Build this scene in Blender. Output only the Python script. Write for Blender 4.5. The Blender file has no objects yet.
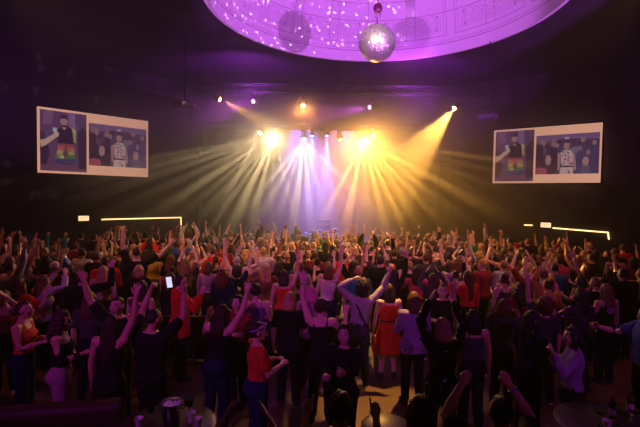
import bpy, bmesh, math, random
import numpy as np
from mathutils import Matrix, Vector, Euler

scene = bpy.context.scene
COL = scene.collection
PI = math.pi
rng = random.Random(7)

# ------------------------------------------------------------------ mesh soup
class Soup:
    """collects closed shells as numpy vertices + faces"""
    def __init__(s):
        s.v = []; s.f = []; s.n = 0
    def add(s, V, F):
        V = np.asarray(V, float); s.v.append(V)
        s.f += [tuple(i + s.n for i in f) for f in F]; s.n += len(V)
    def verts(s):
        return np.concatenate(s.v) if s.v else np.zeros((0, 3))
    def mesh(s, name):
        m = bpy.data.meshes.new(name)
        m.from_pydata([tuple(p) for p in s.verts()], [], s.f)
        m.update()
        return m

def ring_faces(n, k, closed_ends=True):
    F = []
    for i in range(k - 1):
        a, b = i * n, (i + 1) * n
        for j in range(n):
            j2 = (j + 1) % n
            F.append((a + j, a + j2, b + j2, b + j))
    if closed_ends:
        F.append(tuple(range(n - 1, -1, -1)))
        F.append(tuple((k - 1) * n + j for j in range(n)))
    return F

def frame_for(d, hint=(0, 1, 0)):
    d = np.asarray(d, float); d = d / np.linalg.norm(d)
    h = np.asarray(hint, float)
    x = np.cross(h, d)
    if np.linalg.norm(x) < 1e-3:
        x = np.cross((1, 0, 0), d)
    x /= np.linalg.norm(x)
    y = np.cross(d, x)
    return x, y, d

def tube(sp, pts, rads, n=12, hint=(0, 1, 0), flat=None):
    """round-ended tapered tube through pts; flat: list of y/x ratios"""
    pts = [np.asarray(p, float) for p in pts]
    V = []
    k = len(pts)
    rows = []
    for i in range(k):
        if i == 0: d = pts[1] - pts[0]
        elif i == k - 1: d = pts[-1] - pts[-2]
        else:
            d = (pts[i + 1] - pts[i]) / max(1e-6, np.linalg.norm(pts[i + 1] - pts[i])) + (pts[i] - pts[i - 1]) / max(1e-6, np.linalg.norm(pts[i] - pts[i - 1]))
        x, y, d = frame_for(d, hint)
        fl = flat[i] if flat else 1.0
        if i == 0:
            for a in (80, 50, 25):
                rows.append((pts[0] - d * rads[0] * math.sin(math.radians(a)), x, y, rads[0] * math.cos(math.radians(a)), fl))
        rows.append((pts[i], x, y, rads[i], fl))
        if i == k - 1:
            for a in (25, 50, 80):
                rows.append((pts[-1] + d * rads[-1] * math.sin(math.radians(a)), x, y, rads[-1] * math.cos(math.radians(a)), fl))
    for (c, x, y, r, fl) in rows:
        for j in range(n):
            t = 2 * PI * j / n
            V.append(c + x * (r * math.cos(t)) + y * (r * fl * math.sin(t)))
    sp.add(V, ring_faces(n, len(rows)))

def loft(sp, rows, n=24, p=2.3):
    """rows: (z, cx, cy, rx, ry) horizontal superellipse sections, bottom to top"""
    V = []
    for (z, cx, cy, rx, ry) in rows:
        for j in range(n):
            t = 2 * PI * j / n
            c, s_ = math.cos(t), math.sin(t)
            V.append((cx + rx * math.copysign(abs(c) ** (2 / p), c), cy + ry * math.copysign(abs(s_) ** (2 / p), s_), z))
    sp.add(V, ring_faces(n, len(rows)))

def blob(sp, c, r, rot=None, nu=20, nv=12, fn=None):
    """ellipsoid, optional radius function of the unit direction"""
    V = []; 
    for i in range(nv + 1):
        ph = PI * (i + 0.0) / nv
        ph = min(max(ph, 0.02), PI - 0.02)
        for j in range(nu):
            t = 2 * PI * j / nu
            u = np.array((math.sin(ph) * math.cos(t), math.sin(ph) * math.sin(t), -math.cos(ph)))
            k = fn(u) if fn else 1.0
            V.append(u * np.asarray(r) * k)
    V = np.array(V)
    if rot is not None: V = V @ np.asarray(rot).T
    sp.add(V + np.asarray(c), ring_faces(nu, nv + 1))

def rotm(axis, ang):
    return np.array(Matrix.Rotation(ang, 3, axis))

def sinnoise(V, scale, seed=0):
    r = np.random.RandomState(seed)
    out = np.zeros(len(V))
    for o in range(4):
        k = r.normal(size=3); k /= np.linalg.norm(k); k *= scale * (1.0 + 0.6 * o)
        out += np.sin(V @ k + r.uniform(0, 6.28)) / (1 + 0.5 * o)
    return out / 2.2

def remesh(sp, name, voxel, smooth=2, disp=None, fac=0.5):
    m = sp.mesh(name + '_raw')
    o = bpy.data.objects.new(name + '_raw', m); COL.objects.link(o)
    md = o.modifiers.new('r', 'REMESH'); md.mode = 'VOXEL'; md.voxel_size = voxel; md.use_smooth_shade = True
    if smooth:
        sm = o.modifiers.new('s', 'SMOOTH'); sm.iterations = smooth; sm.factor = fac
    dg = bpy.context.evaluated_depsgraph_get(); dg.update()
    me = bpy.data.meshes.new_from_object(o.evaluated_get(dg))
    me.name = name
    bpy.data.objects.remove(o); bpy.data.meshes.remove(m)
    keep_largest(me)
    if disp is not None:
        nv = len(me.vertices)
        co = np.empty(nv * 3, np.float32); me.vertices.foreach_get('co', co); co = co.reshape(-1, 3)
        no = np.empty(nv * 3, np.float32); me.vertex_normals.foreach_get('vector', no); no = no.reshape(-1, 3)
        co = co + no * disp(co.astype(float))[:, None].astype(np.float32)
        me.vertices.foreach_set('co', co.ravel()); me.update()
    me.polygons.foreach_set('use_smooth', [True] * len(me.polygons))
    return me

def keep_largest(me):
    """drop stray islands the voxel step may leave"""
    nv = len(me.vertices); ne = len(me.edges)
    if nv == 0: return
    e = np.empty(ne * 2, np.int32); me.edges.foreach_get('vertices', e); e = e.reshape(-1, 2)
    lab = np.arange(nv)
    for _ in range(400):
        m = np.minimum(lab[e[:, 0]], lab[e[:, 1]])
        new = lab.copy()
        np.minimum.at(new, e[:, 0], m); np.minimum.at(new, e[:, 1], m)
        new = new[new]
        if (new == lab).all(): break
        lab = new
    ids, cnt = np.unique(lab, return_counts=True)
    if len(ids) == 1: return
    big = ids[cnt.argmax()]
    bm = bmesh.new(); bm.from_mesh(me); bm.verts.ensure_lookup_table()
    bmesh.ops.delete(bm, geom=[bm.verts[i] for i in np.nonzero(lab != big)[0]], context='VERTS')
    bm.to_mesh(me); bm.free(); me.update()

# ------------------------------------------------------------------ skeleton
HEAD_C = np.array((0, 0.012, 1.575))
NECK = np.array((0, -0.012, 1.46))

class Pose:
    def __init__(s, male=False, lean=0.0, side=0.0, twist=0.0, head=(0, 0, 0), L='down', R='down', legs='stand', build=1.0):
        s.male, s.lean, s.side, s.twist, s.head, s.legs, s.build = male, lean, side, twist, head, legs, build
        s.arm = {-1: L, 1: R}
        Rl = rotm('X', -s.lean) @ rotm('Y', s.side) @ rotm('Z', s.twist)
        s.R = Rl
        s.piv = np.array((0, 0, 0.96))
    def spine(s, P):
        """bend points of the trunk"""
        P = np.atleast_2d(np.asarray(P, float)); out = P.copy()
        t = np.clip((P[:, 2] - 0.92) / 0.32, 0, 1); t = t * t * (3 - 2 * t)
        for i in np.nonzero(t > 0)[0]:
            k = t[i]
            Rk = rotm('X', -s.lean * k) @ rotm('Y', s.side * k) @ rotm('Z', s.twist * k)
            out[i] = s.piv + Rk @ (P[i] - s.piv)
        return out
    def head_matrix(s):
        n = s.spine(NECK)[0]
        yaw, pitch, roll = s.head
        H = rotm('Z', yaw) @ rotm('X', -pitch) @ rotm('Y', roll)
        R = s.R @ H
        c = n + R @ (HEAD_C - NECK)
        return R, c
    def shoulder(s, sd):
        x = (0.187 if s.male else 0.165) * s.build
        up = s.arm_dirs(sd)[0][2]
        lift = 0.045 * max(0.0, up)
        return s.spine((sd * (x - 0.012 * max(0, up)), -0.012, 1.375 + lift))[0]
    def arm_dirs(s, sd):
        spec = ARMS[s.arm[sd]] if isinstance(s.arm[sd], str) else s.arm[sd]
        ua, fa, hand, pn = spec
        f = np.array((sd, 1, 1.0))
        ua = np.array(ua, float) * f; fa = np.array(fa, float) * f; pn = np.array(pn, float) * f
        return ua / np.linalg.norm(ua), fa / np.linalg.norm(fa), hand, pn / np.linalg.norm(pn)
    def arm_joints(s, sd):
        ua, fa, hand, pn = s.arm_dirs(sd)
        k = 1.06 if s.male else 1.0
        S = s.shoulder(sd)
        E = S + s.R @ ua * 0.275 * k
        W = E + s.R @ fa * 0.245 * k
        return S, E, W, s.R @ ua, s.R @ fa, hand, s.R @ pn
    def leg_joints(s, sd):
        if s.legs == 'stand': foot = (sd * 0.115, 0.0); kn = (sd * 0.10, 0.02)
        elif s.legs == 'wide': foot = (sd * 0.19, 0.02 * sd); kn = (sd * 0.15, 0.035)
        elif s.legs == 'step': foot = (sd * 0.11, 0.13 * sd); kn = (sd * 0.105, 0.07 * sd + 0.03)
        else: foot = (sd * 0.10, 0.0) ; kn = (sd * 0.13, 0.06)
        return np.array((sd * 0.088, 0, 0.90)), np.array((kn[0], kn[1], 0.49)), np.array((foot[0], foot[1] - 0.02, 0.085))

# (upper arm dir, forearm dir, hand, palm normal) for the right side (x outwards, y forward, z up)
ARMS = {
 'down':     ((.22, .02, -1), (.08, .22, -1), 'relax', (-1, 0, 0)),
 'hip':      ((.55, -.12, -.8), (-.35, .35, -.75), 'relax', (-.6, .3, .6)),
 'drink':    ((.25, .18, -1), (-.05, .9, .35), 'grip', (-1, 0, 0)),
 'front':    ((.2, .25, -1), (-.45, .85, .2), 'relax', (-.3, -.3, -1)),
 'up':       ((.30, .22, .95), (.02, .12, 1), 'open', (0, 1, .1)),
 'upout':    ((.62, .2, .75), (.28, .1, 1), 'open', (-.2, 1, 0)),
 'upfist':   ((.35, .35, .9), (.0, .15, 1), 'fist', (0, 1, 0)),
 'uppoint':  ((.35, .4, .85), (.02, .25, 1), 'point', (0, 1, 0)),
 'peace':    ((.35, .35, .85), (.02, .2, 1), 'peace', (0, 1, 0)),
 'bent':     ((.75, .35, .25), (-.02, .25, 1), 'open', (0, 1, .1)),
 'bentlow':  ((.45, .45, -.6), (.12, .35, 1), 'open', (-.3, 1, 0)),
 'bentfist': ((.5, .45, -.45), (.0, .4, 1), 'fist', (-.3, 1, 0)),
 'clap':     ((.28, .75, .25), (-.52, .42, .75), 'flat', (-1, .1, 0)),
 'claphigh': ((.30, .55, .78), (-.42, .25, .9), 'flat', (-1, .1, 0)),
 'phone':    ((.30, .75, .05), (-.22, .45, .9), 'grip', (-.8, .3, .2)),
 'phonehigh':((.30, .7, .55), (-.18, .35, .95), 'grip', (-.8, .3, .2)),
 'mouth':    ((.30, .55, -.45), (-.62, .05, .95), 'relax', (-.4, -1, .1)),
 'onhead':   ((.80, .15, .58), (-.82, .05, .52), 'relax', (-.3, -.5, -.6)),
 'forward':  ((.25, .9, .35), (.1, .75, .75), 'open', (0, .3, -1)),
 'lasso':    ((.7, .2, .68), (-.75, .15, .62), 'relax', (0, 1, 0)),
 'sideout':  ((.85, .2, .45), (.6, .25, .75), 'open', (0, 1, 0)),
}

FINGERS = ((-0.030, 0.070, -0.16), (-0.010, 0.080, -0.04), (0.011, 0.076, 0.07), (0.030, 0.060, 0.20))  # x offset, length, splay (index first at -x = thumb side)

def build_hand(sp, W, d, pn, hand, sd, k=1.0, g=1.0):
    """palm, four unequal fingers and a side thumb. pn: palm normal"""
    d = d / np.linalg.norm(d)
    pn = pn - d * (pn @ d)
    if np.linalg.norm(pn) < 1e-3: pn = np.cross(d, (1, 0, 0))
    pn /= np.linalg.norm(pn)
    # thumb side: for the right hand raised with the palm forward the thumb points to the body's middle (-x)
    s = np.cross(d, pn) * sd
    # right hand up (d=z), palm +y: cross(z,y) = -x -> thumb to -x
    P = lambda x, y, z: W + s * (-x) * k + d * y * k + pn * z * k     # x<0 = thumb side
    tube(sp, [P(0, 0.005, 0), P(0, 0.035, 0), P(0, 0.075, 0), P(0, 0.088, 0)], [0.026 * g, 0.036 * g, 0.040 * g, 0.036 * g], n=12, hint=pn, flat=[.62, .42, .36, .34])
    r0, r1 = 0.0098 * g, 0.0080 * g
    curl = {'open': (.12, .10), 'flat': (.05, .08), 'relax': (.55, .6), 'grip': (.95, 1.1), 'fist': (1.45, 1.75)}
    for i, (x, L, spl) in enumerate(FINGERS):
        if hand == 'point': c = (.05, .05) if i == 0 else (1.45, 1.75)
        elif hand == 'peace': c = (.05, .05) if i < 2 else (1.4, 1.7)
        else: c = curl[hand]
        sp_k = spl * (1.5 if hand == 'open' else (2.2 if hand == 'peace' else (.25 if hand == 'flat' else .4)))
        base = P(x, 0.085 - abs(x) * .15, 0)
        a1 = c[0]; a2 = c[0] + c[1]; a3 = c[0] + c[1] * 1.7
        def dirv(a): 
            v = d * math.cos(a) + pn * math.sin(a)
            return v * math.cos(sp_k) - s * math.sin(sp_k)
        L1, L2, L3 = L * .46 * k, L * .32 * k, L * .24 * k
        p1 = base + dirv(a1) * L1; p2 = p1 + dirv(a2) * L2; p3 = p2 + dirv(a3) * L3
        tube(sp, [base - dirv(0) * .02, base, p1, p2, p3], [r0, r0, r0, (r0 + r1) / 2, r1], n=8, hint=pn)
    th = {'open': 1.0, 'flat': .5, 'relax': .55, 'grip': .75, 'fist': .35, 'point': .4, 'peace': .35}[hand]
    inn = {'open': .15, 'flat': .1, 'relax': .4, 'grip': .9, 'fist': 1.0, 'point': .9, 'peace': .9}[hand]
    b0 = P(-0.020, 0.022, 0.004)
    dv = d * .75 + s * th + pn * inn * .6; dv /= np.linalg.norm(dv)
    b1 = b0 + dv * .042 * k
    dv2 = d * 1.0 + s * th * .45 + pn * inn * .7; dv2 /= np.linalg.norm(dv2)
    if hand in ('fist', 'point', 'peace'): dv2 = d * .5 - s * .5 + pn * .7; dv2 /= np.linalg.norm(dv2)
    b2 = b1 + dv2 * .030 * k; b3 = b2 + dv2 * .022 * k
    tube(sp, [b0, b1, b2, b3], [.0135 * g, .0118 * g, .0105 * g, .0085 * g], n=8, hint=pn)

def torso_rows(male, b=1.0, infl=0.0, z0=0.80, z1=1.44):
    if male:
        R = [(0.78, .135, .100, .0), (0.84, .160, .112, -.004), (0.92, .165, .116, -.006), (1.00, .155, .108, 0), (1.08, .150, .106, .004), (1.16, .160, .112, .006),
             (1.25, .176, .120, .004), (1.32, .182, .116, -.004), (1.375, .170, .098, -.012), (1.41, .120, .074, -.014), (1.44, .070, .058, -.013)]
    else:
        R = [(0.78, .140, .104, -.004), (0.84, .166, .120, -.012), (0.90, .170, .122, -.014), (0.97, .150, .104, -.004), (1.04, .128, .090, .004), (1.10, .124, .088, .008),
             (1.17, .138, .102, .014), (1.235, .148, .120, .020), (1.29, .150, .106, .008), (1.34, .150, .090, -.006), (1.38, .128, .074, -.012), (1.41, .088, .062, -.013), (1.44, .058, .052, -.012)]
    out = []
    zs = [r[0] for r in R]
    z0 = max(z0, zs[0]); z1 = min(z1, zs[-1])
    N = max(6, int((z1 - z0) / .03))
    for i in range(N + 1):
        z = z0 + (z1 - z0) * i / N
        vals = [np.interp(z, zs, [r[k] for r in R]) for k in (1, 2, 3)]
        out.append((z, 0, vals[2], vals[0] * b + infl, vals[1] * (0.5 + 0.5 * b) + infl))
    return out

def spined(pose, sp0, sp):
    if sp0.n: sp.add(pose.spine(sp0.verts()), sp0.f)

SKULL_R = np.array((0.0755, 0.094, 0.112))
def head_shell(sp, M=None):
    """skull, face planes, nose, ears, chin in head space (origin head centre, +y face)"""
    h = Soup()
    def fn(u):
        k = 1.0
        if u[2] < 0:                       # narrow towards the jaw
            k *= 1 - 0.10 * (-u[2]) * (1 - max(0, u[1]) * .5)
            if u[1] < 0: k *= 1 - 0.20 * (-u[2]) * (-u[1])
        # eye sockets
        for sx in (-1, 1):
            q = u - np.array((sx * .38, .91, .10)); k -= 0.055 * math.exp(-(q @ q) / .022)
        if u[1] > .5: k += .02 * math.exp(-((u[2] - .30) ** 2) / .01)   # brow
        return k
    blob(h, (0, 0, 0), SKULL_R, nu=32, nv=24, fn=fn)
    blob(h, (0, .042, -.058), (.050, .048, .052))                       # jaw
    blob(h, (0, .070, -.092), (.022, .020, .018))                       # chin
    for sx in (-1, 1):
        blob(h, (sx * .040, .060, -.022), (.026, .026, .026))           # cheek
        blob(h, (sx * .078, -.006, -.004), (.012, .022, .032))          # ear
    tube(h, [(0, .090, .014), (0, .103, -.012), (0, .110, -.028)], [.009, .012, .014], n=10)  # nose
    for sx in (-1, 1): blob(h, (sx * .011, .099, -.030), (.010, .010, .009))
    blob(h, (0, .092, -.052), (.024, .011, .006)); blob(h, (0, .091, -.063), (.021, .011, .007))  # lips
    return h

def to_head(pose, h, sp):
    R, c = pose.head_matrix()
    sp.add(h.verts() @ R.T + c, h.f)

def build_body(pose, name, voxel=0.008):
    sp = Soup(); b = pose.build; male = pose.male
    t = Soup(); loft(t, torso_rows(male, b))
    if not male:
        for sx in (-1, 1): blob(t, (sx * .068 * b, .095, 1.235), (.058, .052, .060))
    for sx in (-1, 1): blob(t, (sx * .075 * b, -.070, .885), (.076 * b, .062, .076))
    spined(pose, t, sp)
    R, c = pose.head_matrix()
    n0 = pose.spine((0, -.022, 1.40))[0]
    tube(sp, [n0, pose.spine((0, -.014, 1.44))[0], c + R @ np.array((0, -.012, -.075)), c + R @ np.array((0, -.008, -.03))], [.066, .056 if male else .050, .055 if male else .048, .05], n=16)
    to_head(pose, head_shell(None), sp)
    g = 1.12 if male else 1.0
    for sd in (-1, 1):
        S, E, W, ua, fa, hand, pn = pose.arm_joints(sd)
        inner = pose.spine((sd * .10 * b, -.012, 1.36))[0]
        tube(sp, [inner, S], [.058 * g, .054 * g * b], n=14)
        m1 = S + (E - S) * .45; m2 = E + (W - E) * .35
        gb = g * (0.6 + .4 * b)
        tube(sp, [S, m1, E, m2, W], [.052 * gb, .046 * gb, .037 * gb, .039 * gb, .026 * g], n=14)
        build_hand(sp, W, (W - E) / np.linalg.norm(W - E), pn, hand, sd, k=1.06 if male else 1.0, g=1.1 if male else 1.0)
        H, K, A = pose.leg_joints(sd)
        mid = H + (K - H) * .4; calf = K + (A - K) * .35
        lb = .75 + .25 * b
        tube(sp, [H + (0, 0, .03), H, mid, K, calf + (0, -.012, 0), A], [.084 * lb, .091 * lb, .078 * lb, .054 * lb, .054 * lb, .035], n=16)
        tube(sp, [A + (0, -.02, -.035), A + (sd * .008, .06, -.045), A + (sd * .018, .145, -.058)], [.036, .036, .026], n=12, hint=(0, 0, 1), flat=[1, .9, .8])
    return remesh(sp, name, voxel, smooth=2)

# ------------------------------------------------------------------ clothes
def fold_disp(seed, amp=.006, stretch=(9, 9, 4)):
    st = np.array(stretch)
    return lambda V: amp * sinnoise(V * st, 3.0, seed) + amp * .6 * sinnoise(V * st * 2.2, 3.2, seed + 5)

def build_top(pose, name, kind='tee', hem=0.88, voxel=0.011, seed=0, infl=.010):
    """tee, tank, cami, long, jacket, dress, longdress, shirt, offshoulder"""
    sp = Soup(); b = pose.build; male = pose.male
    t = Soup()
    loose = infl + (.008 if kind in ('jacket', 'shirt') else 0) + (.003 if male else 0)
    ztop = {'tank': 1.335, 'cami': 1.30, 'offshoulder': 1.31, 'dress': 1.335, 'longdress': 1.335}.get(kind, 1.425)
    hem_ = hem if kind not in ('dress', 'longdress') else .85
    loft(t, torso_rows(male, b, loose, z0=max(.80, hem_), z1=ztop))
    if not male:
        for sx in (-1, 1): blob(t, (sx * .066 * b, .098, 1.235), (.060 + loose * .5, .052 + loose * .5, .062))
        loft(t, [(1.13, 0, .02, .118 * b, .085 + loose), (1.20, 0, .03, .125 * b, .105 + loose), (1.26, 0, .03, .125 * b, .105 + loose), (1.31, 0, .01, .12 * b, .08 + loose)])
    if kind in ('tank', 'cami', 'dress', 'longdress'):
        w = .024 if kind != 'cami' else .012
        for sx in (-1, 1):
            tube(t, [(sx * .085, .088, 1.29), (sx * .092, .055, 1.365), (sx * .094, -.005, 1.405 + .01), (sx * .09, -.065, 1.37), (sx * .085, -.088, 1.29)], [w] * 5, n=10, hint=(1, 0, 0), flat=[.55] * 5)
    if kind in ('jacket', 'shirt'):
        loft(t, [(1.40, 0, -.012, .098, .082), (1.445, 0, -.012, .078, .072), (1.465, 0, -.016, .074, .070)])
    if hem < .82 and kind in ('jacket', 'shirt', 'long', 'tee'):
        loft(t, [(hem, 0, -.004, .20 * b, .155), (.86, 0, -.006, .19 * b, .145), (.98, 0, 0, .168 * b, .128)])
    if hem_ < .93 and kind not in ('dress', 'longdress'):
        loft(t, [(hem_ - .005, 0, -.010, .203 * b, .146), (.92, 0, -.008, .197 * b, .140), (1.0, 0, -.002, (.168 if male else .158) * b, .115), (1.06, 0, 0, (.15 if male else .134) * b, .1)])
    if hem_ < .93:
        for sx in (-1, 1): blob(t, (sx * .074 * b, -.076, .905), (.099 * b, .091, .086))
    spined(pose, t, sp)
    if kind in ('dress', 'longdress'):
        z0 = .50 if kind == 'dress' else .12
        wd = .27 if kind == 'dress' else .33
        s2 = Soup()
        loft(s2, [(z0, 0, 0, wd * b, wd * .85), (.5 * (z0 + .86), 0, -.01, .5 * (wd + .19) * b, .5 * (wd * .85 + .15)), (.86, 0, -.012, .185 * b, .140), (.98, 0, -.002, .155 * b, .11), (1.06, 0, .004, .135 * b, .098)], n=32)
        spined(pose, s2, sp)
    g = 1.12 if male else 1.0; gb = g * (0.6 + .4 * b)
    for sd in (-1, 1):
        S, E, W, ua, fa, hand, pn = pose.arm_joints(sd)
        inner = pose.spine((sd * .10 * b, -.012, 1.36))[0]
        if kind in ('tee', 'long', 'jacket', 'shirt', 'sleeveless'):
            tube(sp, [inner, S], [.060 * g + loose, .055 * gb + loose], n=14)
        if kind == 'tee':
            tube(sp, [S, S + (E - S) * .62], [.055 * gb + loose, .052 * gb + loose * 1.3], n=14)
        elif kind == 'offshoulder':
            a = S + (E - S) * .30
            tube(sp, [pose.spine((sd * .10, .0, 1.27))[0], a, E, W + (E - W) * .25], [.055, .055 * gb + loose, .043 * gb + loose, .036 + loose], n=14)
        elif kind in ('long', 'jacket', 'shirt'):
            m1 = S + (E - S) * .45; m2 = E + (W - E) * .4
            e_ = .06 if kind != 'shirt' else .12
            tube(sp, [S, m1, E, m2, W + (E - W) * e_], [.055 * gb + loose, .048 * gb + loose * 1.1, .040 * gb + loose * 1.2, .040 * gb + loose, .030 * g + loose * .9], n=14)
    return remesh(sp, name, voxel, smooth=3, disp=fold_disp(seed, .0042 if kind not in ('jacket', 'shirt', 'longdress') else .0075))

def build_bottom(pose, name, kind='trousers', voxel=.012, seed=0):
    sp = Soup(); b = pose.build; lb = .75 + .25 * b; t = Soup()
    if kind == 'skirt':
        loft(t, [(.55, 0, 0, .25 * b, .21), (.72, 0, -.006, .225 * b, .18), (.86, 0, -.012, .19 * b, .142), (.98, 0, -.002, .162 * b, .115), (1.03, 0, .002, .145 * b, .104)], n=32)
        spined(pose, t, sp)
        return remesh(sp, name, voxel, smooth=2, disp=fold_disp(seed, .008, (14, 14, 2)))
    loft(t, torso_rows(pose.male, b, .012, z0=.79, z1=1.03))
    for sx in (-1, 1): blob(t, (sx * .075 * b, -.075, .885), (.093 * b, .078, .093))
    spined(pose, t, sp)
    for sd in (-1, 1):
        H, K, A = pose.leg_joints(sd)
        mid = H + (K - H) * .4; calf = K + (A - K) * .35
        end = A + (K - A) * (.02 if kind == 'trousers' else .9)
        w = .010 if kind != 'wide' else .02
        if kind == 'shorts':
            tube(sp, [H + (0, 0, .03), H, mid, mid + (K - mid) * .3], [.095 * lb, .104 * lb, .095 * lb, .092 * lb], n=16)
        else:
            tube(sp, [H + (0, 0, .03), H, mid, K, calf, end], [.097 * lb, .106 * lb, .094 * lb, .072 * lb, .074 * lb, .062], n=16)
    return remesh(sp, name, voxel, smooth=3, disp=fold_disp(seed, .004))

def build_shoe(pose, sd, name):
    sp = Soup(); H, K, A = pose.leg_joints(sd)
    tube(sp, [A + (0, -.03, -.038), A + (sd * .008, .06, -.046), A + (sd * .018, .155, -.058)], [.044, .045, .032], n=14, hint=(0, 0, 1), flat=[.95, .9, .8])
    tube(sp, [A + (0, -.01, -.03), A + (0, -.008, .02)], [.045, .043], n=14)
    V = sp.verts(); V[:, 2] = np.maximum(V[:, 2], 0.003); sp.v = [V]
    return remesh(sp, name, .011, smooth=2)

# ------------------------------------------------------------------ hair (head space)
def strand_disp(amp, freq, seed=0, curl=0.0):
    def f(V):
        a = np.arctan2(V[:, 0], -(V[:, 1] + .01))
        ph = 2.2 * sinnoise(V * np.array((12, 12, 5.)), 1.3, seed)
        d = amp * np.sin(a * freq + ph) * .6 + amp * .5 * np.sin(a * freq * 2.3 + ph * 1.7)
        if curl: d = d + curl * sinnoise(V * 60, 1.0, seed + 3)
        return d
    return f

def hair_cap(sp, k=1.10, hair_line=.56, low=-.55, back=1.0):
    def fn(u):
        front = u[1]
        face = 1 / (1 + math.exp(-(front - .10 + .15 * max(0, -u[2])) * 16)) * 1 / (1 + math.exp((u[2] - hair_line - .10 * abs(u[0])) * 14))
        lowm = 1 / (1 + math.exp((u[2] - low) * 12))
        m = max(face, lowm)
        kk = k + (.05 * (back - 1)) - .03 * max(0, -u[2])
        return kk * (1 - m) + .78 * m
    blob(sp, (0, -.004, .002), SKULL_R, nu=40, nv=30, fn=fn)

def build_hair(kind, voxel=.008, seed=0):
    sp = Soup(); disp = strand_disp(.004, 14, seed)
    if kind == 'short':
        hair_cap(sp, 1.09, .60, -.45); disp = strand_disp(.003, 18, seed, .002)
    elif kind == 'crop':
        hair_cap(sp, 1.06, .62, -.35); disp = strand_disp(.0015, 22, seed, .0012)
    elif kind == 'tousled':
        hair_cap(sp, 1.20, .55, -.45)
        disp = lambda V: .007 * sinnoise(V * 70, 1.0, seed) + .004 * sinnoise(V * 120, 1., seed + 1)
    elif kind in ('long', 'verylong', 'wavy', 'bob', 'lob'):
        hair_cap(sp, 1.13, .55, -.8)
        L = {'long': .30, 'verylong': .44, 'wavy': .30, 'bob': .145, 'lob': .20}[kind]
        rows = []
        for i in range(9):
            q = i / 8; z = .06 - (L + .06) * q
            rows.append((z, 0, -.038 - .052 * min(1, q * 1.4) + .012 * max(0, q - .7), .078 + .024 * math.sin(q * 2.4), .056 - .014 * q))
        rows[-1] = (rows[-1][0], 0, rows[-1][2], rows[-1][3] * .82, rows[-1][4] * .7)
        loft(sp, rows[::-1], n=28, p=2.2)
        for sx in (-1, 1):                         # side locks
            tube(sp, [(sx * .062, .028, .055), (sx * .082, .012, -.01), (sx * .086, -.004, -.07), (sx * .086, -.016, -.075 - L * .45)], [.024, .026, .026, .018], n=10, hint=(1, 0, 0), flat=[.8] * 4)
        disp = strand_disp(.0045, 16, seed)
        if kind == 'wavy': disp = strand_disp(.006, 11, seed, .004)
    elif kind == 'curly':
        def fn(u):
            front = 1 / (1 + math.exp(-(u[1] - .35) * 14)) * 1 / (1 + math.exp((u[2] - .50) * 12))
            return 1.50 * (1 - front) + .75 * front
        blob(sp, (0, -.020, .012), SKULL_R * np.array((1.08, 1, .98)), nu=40, nv=30, fn=fn)
        disp = lambda V: .009 * sinnoise(V * 75, 1.0, seed) + .006 * sinnoise(V * 140, 1., seed + 1)
    elif kind == 'bigcurly':
        hair_cap(sp, 1.25, .52, -.8)
        rows = [(-.26, 0, -.075, .085, .05), (-.20, 0, -.075, .125, .075), (-.12, 0, -.068, .14, .085), (-.04, 0, -.05, .132, .088), (.04, 0, -.035, .11, .08), (.09, 0, -.02, .07, .06)]
        loft(sp, rows, n=30)
        for sx in (-1, 1): tube(sp, [(sx * .08, .02, .04), (sx * .10, .012, -.05), (sx * .10, .02, -.16)], [.03, .034, .024], n=10)
        disp = lambda V: .009 * sinnoise(V * 60, 1.0, seed) + .006 * sinnoise(V * 110, 1., seed + 1)
    elif kind == 'bun':
        hair_cap(sp, 1.10, .57, -.5); blob(sp, (0, -.085, .085), (.050, .048, .046)); disp = strand_disp(.003, 18, seed)
    elif kind == 'lowbun':
        hair_cap(sp, 1.10, .57, -.55); blob(sp, (0, -.115, -.035), (.048, .040, .044)); disp = strand_disp(.003, 18, seed)
    elif kind == 'ponytail':
        hair_cap(sp, 1.09, .57, -.5)
        tube(sp, [(0, -.085, .045), (0, -.128, .040), (0, -.150, -.03), (0, -.145, -.12), (0, -.13, -.21)], [.026, .030, .034, .030, .012], n=14, hint=(1, 0, 0))
        disp = strand_disp(.003, 18, seed)
    elif kind == 'beanie':
        def fn(u):
            m = 1 / (1 + math.exp((u[2] - .12 + .25 * (-u[1]) ) * 16)); return 1.15 * (1 - m) + .8 * m
        blob(sp, (0, -.006, .012), SKULL_R, nu=36, nv=28, fn=fn); disp = lambda V: .0015 * np.sin(np.arctan2(V[:, 0], V[:, 1]) * 40)
    return remesh(sp, 'hair_' + kind, voxel, smooth=2, disp=disp)
# ================================================================== camera
CAM = Vector((0, 0, 3.1)); F = 430.0
PITCH, ROLL = math.atan(16.5 / F), math.radians(0.9)
cam_d = bpy.data.cameras.new('camera'); cam = bpy.data.objects.new('camera', cam_d); COL.objects.link(cam)
cam_d.sensor_width = 36; cam_d.lens = F / 640 * 36; cam_d.clip_end = 200
CR = Matrix.Rotation(PI / 2 - PITCH, 3, 'X') @ Matrix.Rotation(ROLL, 3, 'Z')
cam.matrix_world = Matrix.Translation(CAM) @ CR.to_4x4()
scene.camera = cam
def ray(px, py):
    return CR @ Vector(((px - 320) / F, -(py - 213.5) / F, -1.0))
def at_z(px, py, z):
    d = ray(px, py); return CAM + d * ((z - CAM.z) / d.z)
def at_y(px, py, y):
    d = ray(px, py); return CAM + d * ((y - CAM.y) / d.y)
def project(p):
    q = CR.transposed() @ (Vector(p) - CAM)
    return 320 + F * q.x / -q.z, 213.5 - F * q.y / -q.z

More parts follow.
